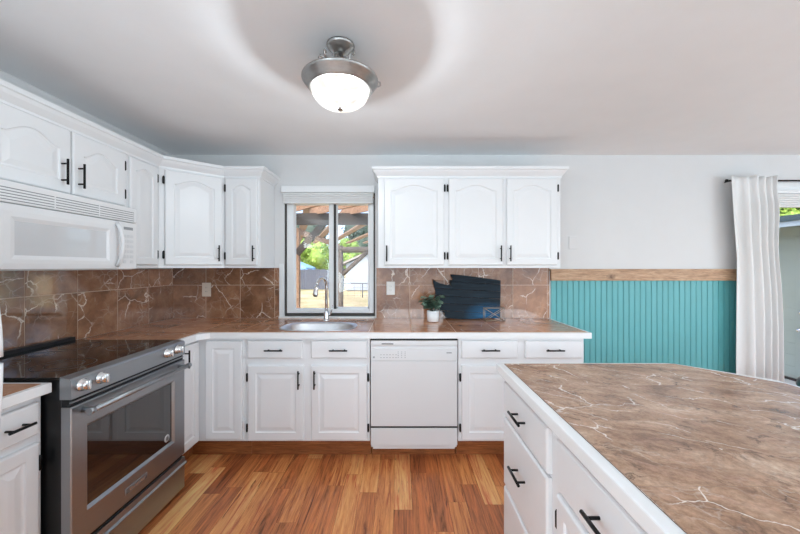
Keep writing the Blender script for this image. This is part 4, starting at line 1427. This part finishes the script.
for k in range(3):
    a = math.radians(20 + 120 * k)
    g = G(M['nickel'])
    ca, sa = math.cos(a), math.sin(a)
    g.tube([(r_ * ca, r_ * sa, z_) for r_, z_ in ((0.018, -0.070), (0.042, -0.060), (0.064, -0.074), (0.084, -0.108), (0.110, -0.138), (0.150, -0.152), (0.176, -0.156), (0.187, -0.148), (0.186, -0.136), (0.176, -0.133), (0.171, -0.140))], 0.0042, 8)
    ca, sa = math.cos(a + 1.0), math.sin(a + 1.0)
    g.tube([(r_ * ca, r_ * sa, z_) for r_, z_ in ((0.030, -0.134), (0.052, -0.118), (0.062, -0.090), (0.074, -0.066), (0.090, -0.062), (0.096, -0.074), (0.088, -0.084))], 0.0045, 8)
    g.build('scroll_arm', cl)
g = G(M['bowl'])
pr = []
for k in range(13):
    a = PI / 2 * k / 12
    pr.append((0.1295 * math.cos(a) ** 0.85 if k < 12 else 0.0, -0.2015 - 0.083 * math.sin(a)))
g.lathe(pr, seg=48)
g.build('glass_bowl', cl)
g = G(M['nickel']); g.lathe([(0.0, -0.2847), (0.012, -0.285), (0.016, -0.2885), (0.012, -0.2935), (0.006, -0.2975), (0.0, -0.2995)], seg=20); g.build('finial', cl)
for sx in (-0.05, 0.05):
    b = light('bulb', 'POINT', (sx, 0.0, -0.262), (0, 0, 0), 44, (0.85, 0.97, 1.05), shadow_soft_size=0.010)
    b.parent = cl

# ------------------------------------------------------------------ curtain and rod
rod = thing('curtain_rod', 'thin dark curtain rod above the patio door', 'curtain rod', (2.868, 3.022, 2.126))
G(M['black']).tube([(0.0, 0, 0), (2.0, 0, 0)], 0.0075, 12).build('rod', rod)
g = G(M['black']); g.tube([(-0.012, 0, 0), (0.0, 0, 0)], 0.013, 14); g.build('finial', rod)
g = G(M['black']); g.tube([(0.03, 0.0, 0.0), (0.03, WY - 3.022 - 0.001, 0.0)], 0.006, 8); g.tube([(1.9, 0.0, 0.0), (1.9, WY - 3.022 - 0.017, 0.0)], 0.006, 8); g.build('bracket', rod)
cu = G(M['cloth'])
NX, NZ = 150, 60
ztop, zbot = 2.15, 0.03
grid = []
folds = [0.0, 0.17, 0.36, 0.50, 0.60, 0.70, 0.79, 0.88, 1.0]
def fold_y(u, v):
    # broad flat panel on the left, tighter pleats on the right
    ph = 2 * PI * (1.5 * u + 3.2 * u ** 2.2)
    amp = 0.022 + 0.015 * u
    s = math.sin(ph)
    return amp * (abs(s) ** 0.75) * (1 if s > 0 else -1) + 0.006 * math.sin(9 * u + 3 * v)
for j in range(NZ + 1):
    v = j / NZ
    z = ztop + (zbot - ztop) * v
    row = []
    xl = 2.850 + 0.045 * min(1, v * 3) ** 1.2
    xr = 3.215 + 0.040 * min(1, v * 1.6)
    if v > 0.12: xr -= 0.022 * math.exp(-((v - 0.3) / 0.12) ** 2)
    for i in range(NX + 1):
        u = i / NX
        lift = 0.010 * math.sin(2 * PI * 2.1 * u + 0.4) if v == 0 else 0.0
        pinch = 1 - 0.45 * math.exp(-((v - 0.05) / 0.05) ** 2)
        y = 2.966 + fold_y(u, v) * pinch - 0.006 * v
        x = xl + (xr - xl) * u + 0.006 * math.sin(5 * v + 8 * u)
        row.append(cu.bm.verts.new((x, y, z + lift * 0.8)))
    grid.append(row)
for j in range(NZ):
    for i in range(NX):
        f = cu.bm.faces.new((grid[j][i], grid[j + 1][i], grid[j + 1][i + 1], grid[j][i + 1])); f.smooth = True
cuo = cu.build('curtain', recentre=True)
sm = cuo.modifiers.new('thick', 'SOLIDIFY'); sm.thickness = 0.003; sm.offset = 0
tag(cuo, 'long white pleated curtain hanging left of the patio door', 'curtain')

# ------------------------------------------------------------------ stool past the island corner
so = thing('stool', 'dark brown stool seat just showing past the right end of the island', 'stool', (2.795, 2.16, 0.0))
g = G(M['stool']); g.lathe([(0.0, 0.56), (0.16, 0.56), (0.20, 0.568), (0.21, 0.59), (0.20, 0.625), (0.16, 0.64), (0.0, 0.645)], seg=36); g.build('seat', so)
for k in range(4):
    a = PI / 4 + k * PI / 2
    g = G(M['beamwood']); g.tube([(0.13 * math.cos(a), 0.13 * math.sin(a), 0.565), (0.21 * math.cos(a), 0.21 * math.sin(a), 0.0)], [0.018, 0.014], 10); g.build('leg', so)
g = G(M['beamwood']); g.tube([(0.185 * math.cos(2 * PI * k / 24), 0.185 * math.sin(2 * PI * k / 24), 0.22) for k in range(24)], 0.008, 8, closed=True); g.build('foot_ring', so)

# ------------------------------------------------------------------ outdoors
GZ = -0.18
def grid_ground(name, mat, x0, x1, y0, y1, z, nx, ny, amp):
    g = G(mat)
    rows = []
    for j in range(ny + 1):
        r = []
        for i in range(nx + 1):
            xx = x0 + (x1 - x0) * i / nx; yy = y0 + (y1 - y0) * j / ny
            r.append(g.bm.verts.new((xx, yy, z + amp * mnoise.noise(Vector((xx * 0.25, yy * 0.25, 0))) )))
        rows.append(r)
    for j in range(ny):
        for i in range(nx):
            f = g.bm.faces.new((rows[j][i], rows[j][i + 1], rows[j + 1][i + 1], rows[j + 1][i])); f.smooth = True
    return g.build(name)
lw = grid_ground('lawn_ground', M['lawn'], -60, 60, WY + 0.16, 90, GZ - 0.04, 60, 50, 0.05)
struct(lw)
pslab = G(M['warm']).box(2.4, 9.0, WY + 0.16, 4.9, GZ - 0.08, GZ + 0.03).build('patio_slab')
struct(pslab)

# pergola over the back yard
pg = thing('pergola', 'wooden pergola seen through the kitchen window', 'pergola', (-0.8, 6.5, GZ))
def wb(g, a, b, w, h):
    """timber of section w x h between two points (local to the pergola)"""
    a = Vector(a) - Vector(pg.location); b = Vector(b) - Vector(pg.location)
    d = (b - a); L = d.length; d.normalize()
    s_ = d.cross(Vector((0, 0, 1)))
    if s_.length < 1e-3: s_ = Vector((1, 0, 0))
    s_.normalize(); u = s_.cross(d)
    T = Matrix((( d.x, s_.x, u.x, a.x), (d.y, s_.y, u.y, a.y), (d.z, s_.z, u.z, a.z), (0, 0, 0, 1)))
    g.box(0, L, -w / 2, w / 2, -h / 2, h / 2, T=T)
    return g
for xx in (-1.945, 2.4):
    wb(G(M['cedar']), (xx, 6.5, GZ + 0.0), (xx, 6.5, 2.10), 0.11, 0.11).build('post', pg)
wb(G(M['beamwood']), (-2.9, 6.42, 2.26), (3.2, 6.42, 2.26), 0.045, 0.22).build('beam', pg)
wb(G(M['beamwood']), (-1.93, 6.46, 1.62), (-1.42, 6.46, 2.20), 0.06, 0.12).build('brace', pg)
wb(G(M['beamwood']), (-2.02, 6.46, 1.66), (-2.5, 6.46, 2.16), 0.06, 0.12).build('brace', pg)
wb(G(M['cedar']), (-3.0, 6.6, 2.41), (-3.0, 17.0, 2.41), 0.07, 0.18).build('rafter', pg)
wb(G(M['cedar']), (2.9, 6.6, 2.41), (2.9, 17.0, 2.41), 0.07, 0.18).build('rafter', pg)
for k in range(8):     # sloping boards over the far part
    x0 = -4.9 + k * 0.80
    wb(G(M['cedar']), (x0, 16.6, 2.53), (x0 + 3.2, 6.5, 2.53), 0.20, 0.05).build('slat', pg)
for k in range(9):     # boards towards the house
    x0 = -4.2 + k * 0.62
    wb(G(M['cedar']), (x0, 6.62, 2.42), (x0 + 2.2, 4.3, 2.42), 0.05, 0.14).build('slat', pg)
for xx in (-3.0, 2.9):
    wb(G(M['cedar']), (xx, 16.9, GZ + 0.0), (xx, 16.9, 2.32), 0.11, 0.11).build('post', pg)

# solid frame built in place of a ghost reflection in the right pane
af = thing('garden_arbor', 'weathered wooden post and rail frame behind the right window pane', 'arbor', (-0.6, 7.0, GZ))
def ab(a, b, w, name):
    a = Vector(a) - Vector(af.location); b = Vector(b) - Vector(af.location)
    g = G(M['arbor']); g.tube([a, b], w, 4); g.build(name, af)
ab((-1.21, 7.0, GZ), (-1.21, 7.0, 1.80), 0.06, 'post'); ab((1.2, 7.0, GZ), (1.2, 7.0, 1.80), 0.06, 'post')
ab((-1.35, 7.0, 1.72), (1.35, 7.0, 1.72), 0.06, 'rail'); ab((-1.20, 6.98, 1.18), (-0.66, 6.98, 1.68), 0.042, 'brace')

# back fence
fc = thing('board_fence', 'grey board fence across the far left side of the lawn', 'fence', (-7.0, 24.0, GZ))
g = G(M['fence'])
for k in range(80):
    g.box(-9.0 + k * 0.15, -9.0 + k * 0.15 + 0.14, 0, 0.02, 0, 1.36 + 0.02 * ((k * 7) % 3))
g.build('boards', fc)
for k in range(6): G(M['fence']).box(-9 + k * 2.4, -8.9 + k * 2.4, 0.022, 0.12, 0, 1.42).build('post', fc)

# low wire fence by the house
wf = thing('wire_fence', 'low wire fence in front of the pale house', 'fence', (-2.6, 17.5, GZ))
G(M['fence']).tube([(-1.0, 0, 0.72), (6.0, 0, 0.72)], 0.022, 6).build('top_rail', wf)
for k in range(5): G(M['fence']).tube([(-1 + k * 1.7, 0, 0), (-1 + k * 1.7, 0, 0.74)], 0.025, 6).build('post', wf)
g = G(M['fence'])
for k in range(22): g.tube([(-1.0 + k * 0.32, 0, 0.02), (-1.0 + k * 0.32, 0, 0.72)], 0.005, 4)
for k in range(3): g.tube([(-1.0, 0, 0.1 + 0.2 * k), (6.0, 0, 0.1 + 0.2 * k)], 0.005, 4)
g.build('mesh_wire', wf)

# pale house with a gable roof
ho = thing('neighbor_house', 'pale house with low gable roof beyond the lawn', 'house', (1.2, 23.0, GZ))
g = G(M['house'])
hw = 4.8
prof = [(-hw, 0), (hw, 0), (hw, 1.75), (0, 3.9), (-hw, 1.75)]
T = Matrix.Rotation(PI / 2, 4, 'X')
g.prism(prof, -8, 0, T=T)
g.build('walls', ho)
for s_ in (-1, 1):
    g = G(M['houseroof'])
    a = Vector((0, -0.25, 3.98)); b = Vector((s_ * (hw + 0.35), -0.25, 1.66))
    n_ = Vector((s_ * 0.42, 0, 0.9)).normalized() * 0.12
    vs = [a, b, b + n_, a + Vector((0, 0, 0.13))]
    f0 = [g.bm.verts.new(p) for p in vs]; f1 = [g.bm.verts.new(p + Vector((0, 8.4, 0))) for p in vs]
    g.bm.faces.new(f0); g.bm.faces.new(list(reversed(f1)))
    for i in range(4):
        j = (i + 1) % 4
        g.bm.faces.new((f0[j], f0[i], f1[i], f1[j]))
    g.build('roof', ho, recalc=True)
g = G(M['vinyl']); g.box(-3.0, -2.3, -0.04, -0.002, 0.9, 1.7); wi = g.build('window', ho)
G(M['reveal']).box(-2.93, -2.37, -0.045, -0.0405, 0.97, 1.63).build('pane', wi)

# blue canopy tent
ten = thing('canopy_tent', 'blue canopy tent in the yard beyond the fence', 'canopy', (-8.35, 27.0, GZ))
g = G(M['bluecanopy'])
g.rings([[(-1.4, -1.4, 1.25), (1.4, -1.4, 1.25), (1.4, 1.4, 1.25), (-1.4, 1.4, 1.25)], [(-1.4, -1.4, 1.5), (1.4, -1.4, 1.5), (1.4, 1.4, 1.5), (-1.4, 1.4, 1.5)], [(-0.1, -0.1, 2.15), (0.1, -0.1, 2.15), (0.1, 0.1, 2.15), (-0.1, 0.1, 2.15)]], cap_start=False)
g.build('canopy', ten)
for sx in (-1.35, 1.35):
    for sy in (-1.35, 1.35): G(M['vinyl']).tube([(sx, sy, 0), (sx, sy, 1.26)], 0.03, 6).build('leg', ten)

# trees
def tree(label, x, y, h, r, mat, seed, n=2600, grp='trees beyond the lawn', ls=0.3):
    rn = random.Random(seed)
    t = thing('tree', label, 'tree', (x, y, GZ), group=grp)
    G(M['bark']).tube([(0, 0, 0), (0.1, 0, h * 0.3), (0.0, 0.1, h * 0.7)], [r * 0.12, r * 0.09, r * 0.04], 8).build('trunk', t)
    g = G(mat)
    blobs = [(rn.uniform(-.55, .55) * r, rn.uniform(-.4, .4) * r, h * rn.uniform(0.35, 0.85), r * rn.uniform(0.4, 0.62)) for _ in range(14)]
    for bx, by, bz, br in blobs:
        g.sphere((bx, by, bz), br * 0.8, 2)
    for k in range(n):
        bx, by, bz, br = rn.choice(blobs)
        d = Vector((rn.gauss(0, 1), rn.gauss(0, 1), rn.gauss(0, 1))).normalized()
        p = Vector((bx, by, bz)) + d * br * rn.uniform(0.75, 1.08)
        a = Vector((rn.gauss(0, 1), rn.gauss(0, 1), rn.gauss(0, 1))).normalized()
        b = a.cross(d)
        if b.length < 0.05: continue
        b.normalize()
        s1 = ls * rn.uniform(0.5, 1.1)
        g.face([p - a * s1, p - b * s1 * 0.5, p + a * s1, p + b * s1 * 0.5])
    g.build('crown', t)
tree('bright green leafy tree behind the far fence', -9.0, 36.0, 4.4, 2.0, M['tree_a'], 1, ls=0.2)
tree('light green tree between the bright leafy tree and the house roof', -5.9, 42.0, 5.2, 1.6, M['tree_a'], 8, ls=0.2)
tree('tall dark tree behind the bright green one, left of the house', -13.8, 48.0, 9.0, 3.8, M['tree_b'], 2)
tree('dark tree rising right behind the pale house', 6.0, 46.0, 9.0, 4.2, M['tree_b'], 3)
tree('dark tree behind the light green one, above the house roof', -4.6, 52.0, 9.0, 4.0, M['tree_b'], 4)
tree('small bright tree above the shed roof outside the patio door', 15.0, 12.6, 5.2, 2.2, M['tree_a'], 5, grp=None, ls=0.18)

# shed beside the patio
sd = thing('garden_shed', 'pale sage green shed with dark roof edge and blue fascia outside the patio door', 'shed', (6.8, 5.2, GZ))
g = G(M['shed'])
g.box(-1.53, 1.5, -1.6, 3.6, 0.03, 2.10)
for k in range(13): g.box(-1.536, -1.531, -1.598, 3.598, 0.07 + k * 0.156, 0.07 + k * 0.156 + 0.148)
g.build('walls', sd)
G(M['rubber']).box(-1.545, -1.5305, -1.6, 3.6, 0.0, 0.06).build('footing', sd)  # black strip standing in for the shadow along the shed's foot
g = G(M['shedroof'])
g.prism([(-1.93, 2.128), (-1.93, 2.20), (0.2, 2.34), (2.0, 2.22), (2.0, 2.13)], -4.0, 1.9, T=Matrix.Rotation(PI / 2, 4, 'X'))
g.build('roof', sd)
G(M['fascia']).box(-1.91, -1.88, -1.88, 3.95, 2.06, 2.1275).build('fascia', sd)
g = G(M['shed']); g.box(-1.556, -1.531, -1.45, -0.62, 0.08, 1.95, 0.003); d = g.build('door', sd)
g = G(M['chrome']); g.lathe([(0.0, 0.0), (0.035, 0.0), (0.035, 0.01), (0.02, 0.02), (0.0, 0.022)], seg=18, T=Matrix.Translation((-1.556, -0.70, 0.95)) @ Matrix.Rotation(-PI / 2, 4, 'Y')); g.build('deadbolt', d)
g = G(M['chrome']); g.sphere((-1.59, -0.70, 0.72), 0.032); g.tube([(-1.556, -0.70, 0.72), (-1.59, -0.70, 0.72)], 0.012, 8); g.build('knob', d)
